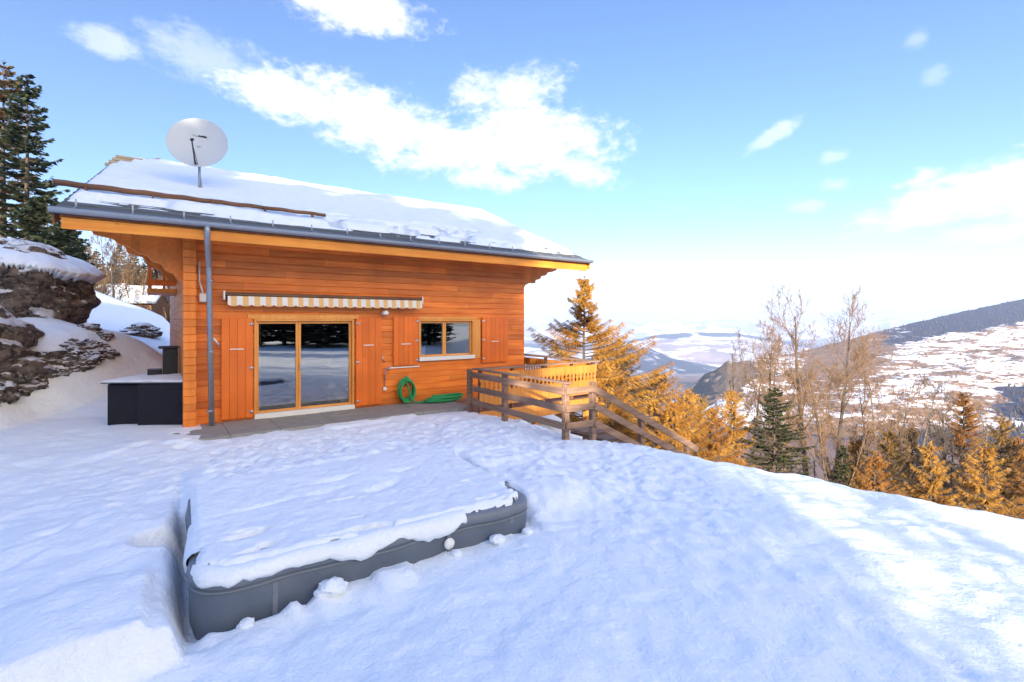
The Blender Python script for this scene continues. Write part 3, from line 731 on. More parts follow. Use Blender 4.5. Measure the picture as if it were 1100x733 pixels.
# rooms behind the glass
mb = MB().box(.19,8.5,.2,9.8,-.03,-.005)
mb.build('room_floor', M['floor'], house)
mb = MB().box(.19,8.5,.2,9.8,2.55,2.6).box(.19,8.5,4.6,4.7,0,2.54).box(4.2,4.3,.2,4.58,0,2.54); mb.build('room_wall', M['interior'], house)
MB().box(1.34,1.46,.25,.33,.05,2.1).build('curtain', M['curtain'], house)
x0,x1 = HL-.15, HL-.02
mb = MB(); y0,y1,z0,z1 = SWIN
for a in (y0, (y0+y1)/2-.04, y1-.08): mb.box(x0,x1,a,a+.08,z0,z1)
for a in (z0, z1-.08): mb.box(x0,x1,y0,y1,a+.001,a+.079)
sw = mb.build('window', M['dark_wood'], house); MB().box(x0+.05,x0+.06,y0+.05,y1-.05,z0+.05,z1-.05).build('pane', M['glass'], sw)
bn = empty('waste_bin', (*h2w(3.02,.36), .0), HROT, 'silver cylindrical bin seen behind the right door pane', 'bin')
MB().lathe([(.0,.0),(.15,.0),(.15,.46),(.155,.47),(.155,.50)], 28).build('body', M['steel'], bn)
MB().lathe([(.157,.50),(.155,.53),(.12,.60),(.05,.635),(0,.64)], 28).build('lid', M['white'], bn)
fnd = MB().box(.0,HL-.0,.02,HD_-.02,-2.6,-.32).build('foundation', M['stone'], house)

# roof snow and the guard log
rxn = 260; ryn = 150
xs = np.linspace(-1.86, 10.40, rxn); ys = np.linspace(-1.02, 2*RY+.9, ryn); XX, YY = np.meshgrid(xs, ys)
RZZ = np.where(YY <= RY, EZ+SL*(YY-EY), RZ-SL*(YY-RY)) - .0
RZZ = np.where(np.abs(YY-RY) < .4, RZZ-.09*(1-np.abs(YY-RY)/.4), RZZ)
left = np.array([rx0(y) for y in ys])[:,None]
edge = -.56+.10*fbm(XX*1.3, XX*0+2, 4, 5)-.10*sstep(XX, 6, 10)+.03*(1-sstep(XX,-1.8,.6))
dl = np.where(YY < 3.0, XX-left-.01, XX-left-.10-.22*np.floor((YY-3.0)/.5)*(YY<RY)); dr = 10.37-XX
th = .125*sstep(YY-edge, -.02, .30)+.06*sstep(YY, 1, 4)+.035*fbm(XX*.9, YY*.9, 4, 15)+.02*fbm(XX*5, YY*5, 3, 19)
hole = sstep(fbm(XX*1.1, YY*5.5, 3, 29), .18, .42)*sstep(YY, -.9, -.6)*(1-sstep(YY, .1, 1.1)); th = th-.19*hole
th = th*sstep(dl, .0, .16)*sstep(dr, .0, .30)-.045*(1-sstep(dl, .0, .05))-.05*(1-sstep(dr, 0, .08))-.06*(1-sstep(YY-edge, -.10, .02))
dg = np.abs(YY-.03); th = th*(1-.75*(1-sstep(dg,.02,.20))*(1-sstep(XX,2.2,3.2)))
sh = empty('roof_snow', (P0[0], P0[1], 0), HROT, 'blanket of snow lying over the roof of the chalet', 'snow', None, 'stuff')
fq = grid_faces(rxn, ryn); keep = ((XX-left).ravel()[fq] > -.012).all(1) & (YY.ravel()[fq] < 2*RY-EY-.05).all(1)
mesh_np('snow_sheet', np.stack([XX, YY, RZZ+.022+th], -1).reshape(-1,3), fq[keep], M['snow_fine'], sh)
mb = MB(); pts = []
for i in range(30): x = -1.95+4.75*i/29; pts.append((x, .02, roof_z(.02)+.185+.008*math.sin(i*1.7)))
mb.tube(pts, [.058-.02*(i/29) for i in range(30)], 8)
for x in (-1.5,-.5,.5,1.5,2.5): mb.box(x-.02, x+.02, -.05, .06, roof_z(.0)-.0, roof_z(0)+.20)
gl = mb.build('snow_guard', M['dark_wood'], house)
# boards at the left end of the ridge
mb = MB()
for i in range(4):
    y = 3.3+i*.48; mb.box(rx0(y)-.03, rx0(y)+.55, y, y+.06, roof_z(y)+.05, roof_z(y)+.12, 0, .006)
mb.bar((rx0(3.2)+.5, 3.2, roof_z(3.2)+.14), (rx0(RY)+.9, RY, RZ+.16), .05, .04)
mb.build('roof_ladder', wood('pale_batten', (.46,.34,.20), (.62,.5,.34), 0, 0, 2, .6, .2), house)

# ------------------------------------------------------------------ terrace, balcony, fence with the stair rail
t_o = empty('terrace', (P0[0], P0[1], 0), HROT, None, None, None, 'structure')
mb = MB(); rr = random.Random(4); x = -.25
while x < 5.9:
    w = rr.uniform(.85, 1.15); x2 = min(5.92, x+w)
    mb.box(x+.003, x2-.003, -1.45+rr.uniform(-.02,.02), -.73, -.14, .0+rr.uniform(-.004,.004), 0, .008).box(x+.003, x2-.003, -.724, -.006, -.14, .0+rr.uniform(-.004,.004), 0, .008); x = x2
mb.build('stone_slabs', M['stone'], t_o)

bc = empty('balcony', (*h2w(7.6,-2.0), 0), HROT, 'timber balcony with carved orange slats and grey handrail round the house corner', 'balcony')
def L(x, y): return x-7.6, y+2.0
def slat_row(mb, x0, x1, y0, y1, z0, z1, fixed, along):
    """upright planks whose notched edges leave a row of openings"""
    n = int(round(((x1-x0) if along == 'x' else (y1-y0))/.135)); a0 = x0 if along == 'x' else y0; w = ((x1-x0) if along == 'x' else (y1-y0))/n
    for i in range(n):
        a, b = a0+i*w+.004, a0+(i+1)*w-.004
        def nb(c): # notches
            out = []
            for zc, hh, dd in ((z0+(z1-z0)*.60,.125,.046),):
                out += [(zc-hh,0),(zc-hh*.45,dd),(zc,dd*.45),(zc+hh*.45,dd),(zc+hh,0)]
            return out
        l = [(a+dd, z) for z, dd in nb(0)]; r_ = [(b-dd, z) for z, dd in nb(0)]
        poly = [(a,z0),(b,z0)]+r_+[(b,z1),(a,z1)]+l[::-1]
        if along == 'x': mb.prism(poly, 'y', fixed, fixed+.024)
        else: mb.prism([(p,z) for p,z in poly], 'x', fixed, fixed+.024)
X0, X1, Y0, Y1 = 5.72, 9.62, -2.16, 7.0
mb = MB(); mb.box(*[v for v in (X0-7.6, X1-7.6)], Y0+2.0+.03, -.02+2.0, -.09, -.045); mb.box(HL+.004-7.6, X1-7.6, 2.0-.018, Y1+2.0, -.09, -.045); mb.build('deck', M['grey_wood'], bc)
mb = MB(); slat_row(mb, X0-7.6, X1-7.6, 0, 0, .10, .90, Y0+2.0, 'x'); mb.build('slats', M['slat'], bc)
mb = MB(); slat_row(mb, 0, 0, Y0+2.03, Y1+2.0, .10, .90, X1-7.6-.026, 'y'); mb.build('slats', M['slat'], bc)
MB().box(X0-7.6-.05, X1-7.6+.08, Y0+2.0-.06, Y0+2.0+.10, .965, 1.01, 0, .008).box(X1-7.6-.10, X1-7.6+.08, Y0+2.0+.102, Y1+2.0, .965, 1.01, 0, .008).build('handrail', M['grey_wood'], bc)
for x in (X0+.06, X0+1.0, X0+2.0, X0+3.0, X1-.10): MB().box(x-7.6-.04, x-7.6+.04, Y0+2.026, Y0+2.105, -.3, .963, 0, .006).build('rail_post', M['dark_wood'], bc)
for y in (0, 1.6, 3.2, 4.8, 6.4): MB().box(X1-7.6-.107, X1-7.6-.028, y+2.0-.04, y+2.0+.04, -.3, .963, 0, .006).build('rail_post', M['dark_wood'], bc)
MB().box(X0-7.6, X1-7.6+.02, Y0+2.0-.02, Y0+2.0+.018, -.33, -.02, 0, .006).box(X1-7.6-.02, X1-7.6+.02, Y0+2.02, Y1+2.0, -.33, -.02, 0, .006).build('edge_beam', M['slat'], bc)
for (x, y) in ((9.45,-2.0),(7.6,-2.0),(9.45,1.6),(9.45,5.0)):
    zb = gz(*h2w(x,y))-.3; MB().box(x-7.6-.08, x-7.6+.08, y+2.0-.08+.06, y+2.0+.08+.06, zb, -.335, 0, .01).build('post', M['slat'], bc)

FX = 5.68
fc = empty('wooden_fence', (*h2w(FX,-3.6), 0), HROT, 'weathered grey rail fence stepping down beside the outdoor stairs', 'fence')
def fpost(x, y, top): 
    zb = gz(*h2w(x,y))-.25; MB().box(x-FX-.055, x-FX+.055, y+3.6-.055, y+3.6+.055, zb, top, 0, .008).build('post', M['grey_wood'], fc)
for y in (-1.78, -3.25, -5.2): fpost(FX, y, .97)
fpost(6.30, -5.28, .97)
ST = -.50
for x in (7.72, 9.30): fpost(x, -5.28, .92+ST*(x-6.30))
for z in (.84, .52, .20):
    MB().bar((-.085,1.55,z+.02),(-.085,-1.66,z), .035, .13, 0, .005).build('rail', M['grey_wood_y'], fc)
    MB().bar((-.05,-1.68+.0,z),(.68,-1.745,z), .035, .12, 0, .005).build('rail', M['grey_wood'], fc)
    MB().bar((.60,-1.765,z-.0),(9.6-FX,-1.765,z+ST*(9.6-FX-.60)), .035, .13, 0, .005).build('rail', M['grey_wood'], fc)
for z in (.93,):
    MB().bar((0,1.60,z+.06),(0,-1.70,z+.06), .13, .035, 0, .004).build('cap_rail', M['grey_wood_y'], fc)
st = empty('outdoor_steps', (*h2w(7.6,-4.7), 0), HROT, 'timber steps going down beside the rail fence below the balcony', 'steps')
mb = MB()
for i in range(9):
    x = 6.4+i*.36-7.6; z = -.06-.18*i; mb.box(x, x+.40, -.50, .55, z-.05, z, 0, .006)
mb.build('treads', M['grey_wood'], st)

# ------------------------------------------------------------------ satellite dish
dz_ = roof_z(1.5)
ds = empty('satellite_dish', (*h2w(.31,1.5), dz_), 0, 'big pale grey satellite dish standing on the snowy roof', 'satellite dish')
look = Vector((.30,-.92,.22)).normalized()
q = look.to_track_quat('Z','Y').to_matrix().to_4x4(); ctr = Vector((0,.10,1.17))
Mx = Matrix.Translation(ctr) @ q @ Matrix.Rotation(math.radians(-25),4,'Z') @ Matrix.Diagonal((1.03,1.0,1,1))
RD = .60
prof = [(0.0001,0)]+[(RD*i/12, .11*(i/12)**2) for i in range(1,13)]+[(RD+.012,.115),(RD+.012,.10)]+[(RD*i/12, .11*(i/12)**2-.012) for i in range(12,0,-1)]+[(.0001,-.012)]
MB().lathe(prof, 56, 0, Mx).build('reflector', M['dish'], ds)
E2 = Matrix.Translation(ctr) @ q
mb = MB(); 
def dq(x,y,z): return E2 @ Vector((x,y,z))
mb.tube([dq(0,-.58,.06), dq(0,-.52,.22), dq(0,-.22,.50)], .016, 8).tube([dq(-.035,-.59,.05), dq(0,-.24,.49)], .008, 6).tube([dq(.035,-.59,.05), dq(0,-.24,.49)], .008, 6); mb.build('feed_arm', M['black'], ds)
MB().tube([dq(0,-.20,.53), dq(0,-.13,.44)], [.032,.026], 12).build('receiver', M['black'], ds)
mb = MB().tube([(-.015,.14,-.12),(-.015,.14,1.10)], .030, 10).tube([(.09,.14,-.12),(.0,.14,.48)], .012, 8).tube([(-.015,.14,1.1),(0,.10,1.15)],.05,10); mb.build('mast', M['metal'], ds)
mb = MB(); lg = [(.02,.205,.15,.018,-.14),(-.115,.19,.06,.012,-.5)]
Q = E2 @ Matrix.Translation((.05,.17,.020)) @ Matrix.Rotation(-.16,4,'Z')
mb.box(-.08,.10,.02,.052,0,.004,0,0,Q).box(-.0,.08,.052,.066,0,.004,0,0,Q).box(-.20,-.17,.012,.028,.004,.008,1,0,Q).box(-.17,-.12,.022,.036,.003,.007,1,0,Q).box(-.12,-.09,.01,.024,.002,.006,1,0,Q)
mb.build('logo', [M['black'], M['metal']], ds)

# ------------------------------------------------------------------ hose, tub, things by the left wall
rh = random.Random(8); pts = []
for i in range(9*26):
    a = 2*math.pi*i/26; k = i/26
    rx_, rz_ = .185+.022*math.sin(k*2.3)+.012*(k%3), .27+.02*math.cos(k*1.7)
    pts.append((4.78+rx_*math.sin(a)+.02*math.sin(k*3), -.05-.022*k+.012*math.sin(a*.5), .39+rz_*math.cos(a)-.008*k))
tail = [(4.86,-.26,.12),(4.95,-.32,.05),(5.1,-.36,.028)]
for i in range(5*22):
    a = 2*math.pi*i/22; k = i/22
    tail.append((5.62+.50*math.cos(a+2.6)+.04*k+.03*math.sin(k*5), -.42+.20*math.sin(a+2.6)+.03*math.sin(k*4), .026+.026*k+.008*math.sin(a*2)))
hs = MB().tube(pts+tail, .020, 7)
ho_ = empty('garden_hose', (*h2w(4.78,-.1), 0), HROT, 'green garden hose coiled on the wall and trailing over the slabs', 'hose')
hs.v = [(x-4.78, y+.1, z) for x, y, z in hs.v]; hs.build('tube', M['hose'], ho_)
MB().box(-.06,.06,-.03,.09,.58,.64,0,.01).build('hose_hook', M['steel'], ho_)

tb = empty('hot_tub', (-7.42, 10.45, gz(-7.42,10.0)), .04, 'dark square tub with a snow dusted lid at the left end of the chalet', 'hot tub')
def tub_panel(x0,x1,y0,y1,z0,z1):
    mb = MB().box(x0,x1,y0,y1,z0,z1,0,.02); return mb
wick = simple('tub_wicker', (.005,.0045,.010), .85, 0, .8, 26, .02)
tub_panel(-.90,-.22,-.30,.95,-.15,.82).build('side_panel', wick, tb)
tub_panel(-.216,.72,-.42,.95,-.15,.84).build('front_panel', wick, tb)
MB().box(-.94,.74,-.44,.97,.845,.89,0,.015).build('lid', simple('tub_lid', (.07,.07,.08), .6, 0, .2, 5), tb)
nx, ny = 40, 34; xs = np.linspace(-.95,.745,nx); ys = np.linspace(-.45,.98,ny); XX, YY = np.meshgrid(xs, ys)
ed = np.minimum(np.minimum(XX+.95,.745-XX), np.minimum(YY+.45,.98-YY))
ZZ = .885+.028*sstep(ed,.0,.08)+.012*fbm(XX*4,YY*4,3,3)*sstep(ed,0,.1)-.012*(1-sstep(ed,0,.03))
mesh_np('snow_layer', np.stack([XX,YY,ZZ],-1).reshape(-1,3), grid_faces(nx,ny), M['snow_fine'], tb)
gb = empty('barbecue', (-7.22, 12.35, gz(-7.22,12.35)), .3, 'black upright barbecue behind the dark tub by the house corner', 'barbecue')
gb.location = (*h2w(-.02,1.75), gz(*h2w(-.3,1.75))); gb.rotation_euler = (0,0,HROT)
MB().box(-.30,-.02,-.2,.25,-.1,1.52,0,.015).build('body', M['black'], gb)
MB().box(-.38,.0,-.24,.29,1.525,1.57,0,.01).build('top', M['black'], gb)
MB().box(-.58,-.31,-.22,.2,.3,1.06,0,.012).build('shelf_box', M['black'], gb)

# ------------------------------------------------------------------ the covered pool in the snow
pw = h2w(*POOL_O); pl = empty('pool', (pw[0], pw[1], POOL_Z), HROT+POOL_A, 'grey soft sided pool with rounded corners half buried in the yard snow', 'pool')
def rrect(u0, u1, v0, v1, r, n=10):
    pts = []
    for cx_, cy_, a0 in ((u1-r,v0+r,-90),(u1-r,v1-r,0),(u0+r,v1-r,90),(u0+r,v0+r,180)):
        for i in range(n+1):
            a = math.radians(a0+90*i/n); pts.append((cx_+r*math.cos(a), cy_+r*math.sin(a)))
    return pts
def dense(pts, step=.05):
    out = []
    for a, b in zip(pts, pts[1:]+pts[:1]):
        n = max(1, int(math.hypot(b[0]-a[0], b[1]-a[1])/step))
        out += [(a[0]+(b[0]-a[0])*i/n, a[1]+(b[1]-a[1])*i/n) for i in range(n)]
    return out
ring = dense(rrect(0, POOL_L, 0, POOL_W, POOL_R)); nr = len(ring)
prof = [(-.20,-.03),(-.05,.0),(.05,.012),(.15,.014),(.215,.008),(.235,.0),(.26,.004),(.33,-.002),(.355,-.02),(.365,-.06)]
def wall_ring(prof, sag=.012, close=True):
    vs, fs = [], []
    cx_, cy_ = POOL_L/2, POOL_W/2
    for z, off in prof:
        for i, (u, v) in enumerate(ring):
            nx_, ny_ = ring[(i+1)%nr][1]-ring[i-1][1], -(ring[(i+1)%nr][0]-ring[i-1][0]); l = math.hypot(nx_, ny_)
            w = sag*(math.sin(u*5.1+v*4.3)+.6*math.sin(u*11+v*9+z*14))*(1 if z < .3 else .5)
            vs.append((u+nx_/l*(off+w), v+ny_/l*(off+w), z+.006*math.sin(u*4+v*5)))
    m = len(prof)
    for k in range(m-1):
        for i in range(nr): fs.append((k*nr+i, k*nr+(i+1)%nr, (k+1)*nr+(i+1)%nr, (k+1)*nr+i))
    if close: fs.append(tuple((m-1)*nr+i for i in range(nr)))
    return vs, fs
vs, fs = wall_ring(prof); body = MB().add(vs, fs, 0, True).build('body', M['grey_pvc'], pl)
vs, fs = wall_ring([(.268,.006),(.275,.016),(.345,.012),(.362,-.012),(.372,-.05)]); MB().add(vs, fs, 0, True).build('cover', M['grey_pvc2'], pl)
vs, fs = wall_ring([(.232,.004),(.236,.018),(.246,.018),(.250,.004)], close=False); MB().add(vs, fs, 0, True).build('seam', M['grey_pvc2'], body)
for u in (.56, 2.12, 2.86): MB().box(u-.02, u+.02, -.024, -.010, -.1, .23, 0, .003).build('strap', M['grey_pvc2'], body)
MB().lathe([(.0,0),(.055,0),(.055,.02),(.04,.035),(.0,.04)], 18, 0, Matrix.Translation((2.12,-.012,.15)) @ Matrix.Rotation(math.pi/2,4,'X')).build('inlet', M['white'], body)
# snow on the cover
nu_, nv_ = 190, 150; us = np.linspace(-.06, POOL_L+.06, nu_); vs_ = np.linspace(-.06, POOL_W+.12, nv_); UU, VV = np.meshgrid(us, vs_)
sd = pool_sdf(UU, VV); dep = -sd
rag = .035+.05*np.clip(fbm(UU*3.2, VV*3.2, 4, 7)+.2, -.5, 1)+.10*sstep(fbm(UU*1.6+4, VV*6, 3, 12), .12, .5)*(VV < .7)
t_ = .052*sstep(dep-rag*(VV < .5), .0, .07)+.02*fbm(UU*2.1, VV*2.1, 4, 17)+.011*fbm(UU*9, VV*9, 3, 18)+.012
t_ = t_+.03*sstep(VV, 1.0, 2.2)
t_ = t_-.085*sstep(fbm(UU*2.2, VV*7, 3, 92), .34, .55)*(VV < 1.0)
t_ = np.where(dep > .0, t_, -.06); t_ = t_-.07*(1-sstep(dep-rag*(VV < .5), -.02, .02))
for (uu, vv, lu, lv, dp_) in [(.55,1.25,.34,.05,.035),(1.25,1.35,.28,.07,.03),(1.8,1.15,.20,.10,.05),(2.0,1.25,.16,.08,.045),(1.5,1.7,.3,.05,.03),(2.3,1.6,.2,.06,.03)]:
    t_ = t_-dp_*np.exp(-(((UU-uu)/lu)**2+((VV-vv-.15*(UU-uu))/lv)**2)*1.4)
ps = empty('pool_snow', (pw[0], pw[1], POOL_Z), HROT+POOL_A, 'crusted snow lying on top of the grey pool cover', 'snow', None, 'stuff')
fq = grid_faces(nu_, nv_); keep = (dep.ravel()[fq] > -.010).all(1) & (t_.ravel()[fq] > -.035).all(1)
# where the snow hangs over the rim
ru = np.array([p[0] for p in ring]); rv = np.array([p[1] for p in ring]); ra = np.arange(nr)*.05
hang = np.clip(.080-.020*ru+.13*fbm(ra*1.5, ra*0+3, 4, 36)+.08*fbm(ra*7, ra*0+9, 2, 37), 0, .17)*sstep(-rv, -1.6, -1.0)
hang = np.where(hang < .022, 0, hang)
rows = []
for off, zf, hz in ((-.16,.395,0),(-.06,.418,0),(.0,.410,0),(.034,.372,.10),(.042,.36,.55),(.034,.355,.9),(.004,.352,1.0)):
    row = []
    for k_ in range(nr):
        nx_, ny_ = ring[(k_+1)%nr][1]-ring[k_-1][1], -(ring[(k_+1)%nr][0]-ring[k_-1][0]); l = math.hypot(nx_, ny_)
        o_ = (off*(1+.35*math.sin(ra[k_]*7)) if off > .005 else off)*min(1, .3+hang[k_]/.06*.7)
        row.append((ru[k_]+nx_/l*o_, rv[k_]+ny_/l*o_, zf-hang[k_]*hz+.008*math.sin(ra[k_]*9+off*40)))
    rows.append(row)
nrw = len(rows); DV = np.array(rows).reshape(-1,3); DF = []
for r_ in range(nrw-1):
    for k_ in range(nr):
        k2 = (k_+1) % nr
        if hang[k_] > 0 and hang[k2] > 0: DF.append((r_*nr+k_, r_*nr+k2, (r_+1)*nr+k2, (r_+1)*nr+k_))
mesh_np('snow_overhang', DV, np.array(DF), M['snow_fine'], ps)
mesh_np('snow_sheet', np.stack([UU, VV, .372+t_], -1).reshape(-1,3), fq[keep], M['snow_fine'], ps)
# broken lumps of snow crust
def lump(r, seed, flat=.6):
    bm = bmesh.new(); bmesh.ops.create_icosphere(bm, subdivisions=3, radius=1); rr = random.Random(seed); o = rr.uniform(0, 50)
    co = np.array([v.co[:] for v in bm.verts])
    n = fbm(co[:,0]*1.1+o, co[:,1]*1.1+co[:,2]*.9+o, 3, seed)*.5+fbm(co[:,0]*3+o, co[:,2]*3+co[:,1]+o, 3, seed+1)*.18
    for v, k in zip(bm.verts, n):
        v.co *= (1+k); v.co = Vector((round(v.co.x*2.2)/2.2*.35+v.co.x*.65, v.co.y, v.co.z*flat))*r
    me = bpy.data.meshes.new('lump'); bm.to_mesh(me); bm.free()
    me.polygons.foreach_set('use_smooth', [False]*len(me.polygons)); return me
for k, (u, v, r, lab) in enumerate([(.98,-.10,.13,'jagged snow lump against the front of the pool, left of the strap'),(2.16,-.10,.05,'small snow lump below the pool inlet'),
                                (.33,-.12,.06,'little snow lump at the front left curve of the pool'),(2.62,-.10,.08,'rounded snow lump at the front right of the pool'),(3.02,-.08,.06,'snow lump near the right corner of the pool')]):
    c, s_ = math.cos(HROT+POOL_A), math.sin(HROT+POOL_A); X, Y = pw[0]+u*c-v*s_, pw[1]+u*s_+v*c
    me = lump(r, 30+k); me.materials.append(M['snow_fine']); o = bpy.data.objects.new('snow_lump', me); link(o); o.location = (X, Y, gz(X,Y)+r*.25); o.rotation_euler = (0,0,k)
    tag(o, lab, 'snow lump', 'snow lumps round the pool')

# ------------------------------------------------------------------ rocks
def rock_mesh(name, sx, sy, sz, seed, sub=4, amp=.45):
    bm = bmesh.new(); bmesh.ops.create_icosphere(bm, subdivisions=sub, radius=1); co = np.array([v.co[:] for v in bm.verts])
    o = seed*3.17
    n = fbm(co[:,0]*1.2+o, co[:,1]*1.2+co[:,2]*1.7-o, 5, seed)*amp + amp*.45*fbm(co[:,2]*4+o, co[:,0]*1.1+co[:,1]*1.3, 4, seed+3)
    st = np.abs(((co[:,2]*2.6+.5*co[:,0]+n*1.5) % 1)-.5)*.10
    for v, k, s_ in zip(bm.verts, n, st): c = v.co*(1+k-s_); v.co = Vector((c.x*sx, c.y*sy, c.z*sz))
    me = bpy.data.meshes.new(name); bm.to_mesh(me); bm.free(); me.materials.append(M['rock'])
    me.polygons.foreach_set('use_smooth', [False if sub < 5 else True]*len(me.polygons)); return me
def hit(px, py, y0=4.0, y1=60.0):
    """where the line of sight through a photograph pixel meets the ground"""
    Yv = np.arange(y0, y1, .06); Xv = (px-CX)/F*Yv; Zv = EYE-(py-CY)/F*Yv
    below = np.nonzero(terrain(Xv, Yv, False) > Zv)[0]
    i = below[0] if len(below) else len(Yv)-1
    return Xv[i], Yv[i], Zv[i]
def at(px, py, Y): return ((px-CX)/F*Y, Y, EYE-(py-CY)/F*Y)
def rock(px, py, sx, sy, sz, seed, lab, group=None, sub=4, rz=0, amp=.45, name='rock', up=.3, back=.5):
    """a stone whose visible foot is at the given bearing"""
    X, Y, Z = hit(px, py); k = 1+back*sy/max(Y,1); X, Y = X*k, Y*k
    o = bpy.data.objects.new(name, rock_mesh(name, sx, sy, sz, seed, sub, amp)); link(o); o.location = (X, Y, Z+up*sz); o.rotation_euler = (0,0,rz)
    return tag(o, lab, 'rock', group)
big = rock(20, 344, 1.75, 1.5, 1.62, 3, 'huge dark overhanging boulder with a thick snow cap at the left', None, 6, .2, .26, 'boulder', .36, .8)
rock(-60, 392, 1.5, 1.3, 1.1, 14, 'pale brown boulder running out of the left edge', None, 5, 0, .3, 'boulder')
rock(8, 406, .8, .7, .5, 4, 'smooth brown slab of rock under the snow shelf at the left edge', None, 5, .3, .35, 'boulder', .35)
rr = random.Random(12)
for i in range(46):
    t = (i % 23)/22; row = i//23
    px = -40+152*t+rr.uniform(-5,5); base = 448-66*max(0,t)**1.1; py = base-rr.uniform(0,7)-row*rr.uniform(14,30)*(1.15-.6*t)
    s_ = rr.uniform(.15,.36)*(1.1-.3*t); rock(px, py, s_*1.25, s_, s_*.8, 40+i, 'rough brown stone poking through snow in the low bank left of the tub', 'stones in the low rocky bank', 4, rr.uniform(0,3), .5, 'rock', .28)
rock(113, 384, .30, .25, .16, 181, 'small mossy stone at the right tip of the rocky bank', None, 4)
rock(152, 361, .85, .5, .34, 182, 'brown tussocky rock alone on the snow slope behind the tub', None, 5, -.4)
rock(97, 355, .30, .2, .14, 183, 'small dark rock in the snow right of the huge boulder', None, 4)
rock(76, 333, .2, .16, .14, 184, 'dark stone beside the huge boulder', None, 4)
# snow cap of the huge boulder
nx, ny = 90, 80; bl = big.location
xs = np.linspace(-2.3,2.2,nx); ys = np.linspace(-2.0,2.6,ny); XX, YY = np.meshgrid(xs, ys)
q_ = np.sqrt((XX/1.72)**2+((YY-.25)/1.75)**2)+.10*fbm(XX*1.6,YY*1.6,4,4)
ZZ = .72+.80*np.sqrt(np.clip(1-q_**2*.93,0,1))+.05*fbm(XX*1.5,YY*1.5,3,6)-.16*XX
fq = grid_faces(nx, ny); keep = (q_.ravel()[fq] < 1.0).all(1)
rz_, vi = np.unique(fq[keep], return_inverse=True)
CP = np.stack([XX+bl[0],YY+bl[1],ZZ+bl[2]],-1).reshape(-1,3)[rz_]
o = mesh_np('snow_cap', CP, vi.reshape(-1,4), M['snow']); tag(o, 'thick rounded snow cap on the huge dark boulder', 'snow', None, 'stuff')
so = o.modifiers.new('thick', 'SOLIDIFY'); so.thickness = .28; so.offset = -1

# ------------------------------------------------------------------ trees
def blades(P, D, Wd, N):
    """narrow two-triangle blades: start points, direction vectors, width vectors"""
    k = len(P); V = np.empty((k,4,3)); V[:,0] = P-Wd*.35; V[:,1] = P+D*.55-Wd; V[:,2] = P+D; V[:,3] = P+D*.5+Wd
    V[:,1] = P+D*.5-Wd
    return V.reshape(-1,3), np.arange(4*k).reshape(-1,4)
def conifer_arrays(H, R, seed, base=.06, whorl=.30, per=6, droop=.35, tip=.25, twig=.42, width=.05, dens=26, hang=.5, power=.85, ragged=.25, spike=.0):
    rg = np.random.default_rng(seed); Ps, Ds, Ws = [], [], []; limbs = []
    z = base*H
    while z < H*.985:
        t = (z-base*H)/(H-base*H)
        Lm = R*(1-t)**power*(1-spike*sstep(np.array(t),.5,.75))+.10
        for j in range(per if t < .9 else 4):
            a = rg.uniform(0, 2*np.pi); L = Lm*rg.uniform(1-ragged*1.6, 1+ragged*.5)
            if rg.random() < .08: L *= .45
            d = np.array([np.cos(a), np.sin(a), 0]); dr = droop*rg.uniform(.7,1.3)*(1-.75*t); up0 = .22+.5*t
            def pos(s): return np.array([0,0,z])+d*(L*s)[...,None]*1.0+np.array([0,0,1])*(L*(up0*s*.5-dr*s**1.4+tip*s**3))[...,None]
            s = np.linspace(0,1,6); limbs.append(pos(s))
            n = int(dens*(.35+L/R)); s = rg.uniform(.12,1,n)**.8; P = pos(s)
            side = np.stack([-np.sin(a)*np.ones(n), np.cos(a)*np.ones(n), np.zeros(n)],-1)*rg.choice([-1,1],n)[:,None]
            ln = twig*(1-.55*s)*rg.uniform(.5,1.25,n)*(.5+.5*min(1,L/ (R*.5)))
            D = side*rg.uniform(.35,1,n)[:,None]+d*rg.uniform(.3,.9,n)[:,None]; D /= np.linalg.norm(D,axis=1)[:,None]; D[:,2] -= hang*rg.uniform(.2,1.1,n); D *= ln[:,None]
            Wv = np.cross(D, rg.normal(0,1,(n,3))); Wv /= np.linalg.norm(Wv,axis=1)[:,None]+1e-9
            Ps.append(P); Ds.append(D); Ws.append(Wv*width*rg.uniform(.6,1.3,n)[:,None])
        z += whorl*rg.uniform(.7,1.3)*(1-.45*t)
    # leader
    n = 30; P = np.stack([rg.normal(0,.02,n), rg.normal(0,.02,n), rg.uniform(H*.93,H,n)],-1); D = rg.normal(0,1,(n,3)); D[:,2] = np.abs(D[:,2])+.6; D *= twig*.4/np.linalg.norm(D,axis=1)[:,None]
    Ps.append(P); Ds.append(D); Ws.append(np.cross(D, rg.normal(0,1,(n,3)))*.12)
    return np.concatenate(Ps), np.concatenate(Ds), np.concatenate(Ws), limbs
def conifer(name, H, R, seed, leaf, bark, lab, group, loc, trunk_r=None, **kw):
    root = empty(name, loc, seed*1.3, lab, 'tree', group)
    P, D, W, limbs = conifer_arrays(H, R, seed, **kw)
    V, Fq = blades(P, D, W, None); mesh_np('crown', V, Fq, leaf, root, smooth=False)
    tr = trunk_r or H*.013
    mb = MB().tube([(0,0,-.6),(.03,0,H*.3),(0,.04,H*.6),(0,0,H*.98)], [tr*1.15,tr*.85,tr*.5,.012], 8)
    for l in limbs[::1]: mb.tube([tuple(p) for p in l], [tr*.20*(1-i/6)+.006 for i in range(6)], 3, 0, False)
    mb.build('trunk', bark, root)
    return root
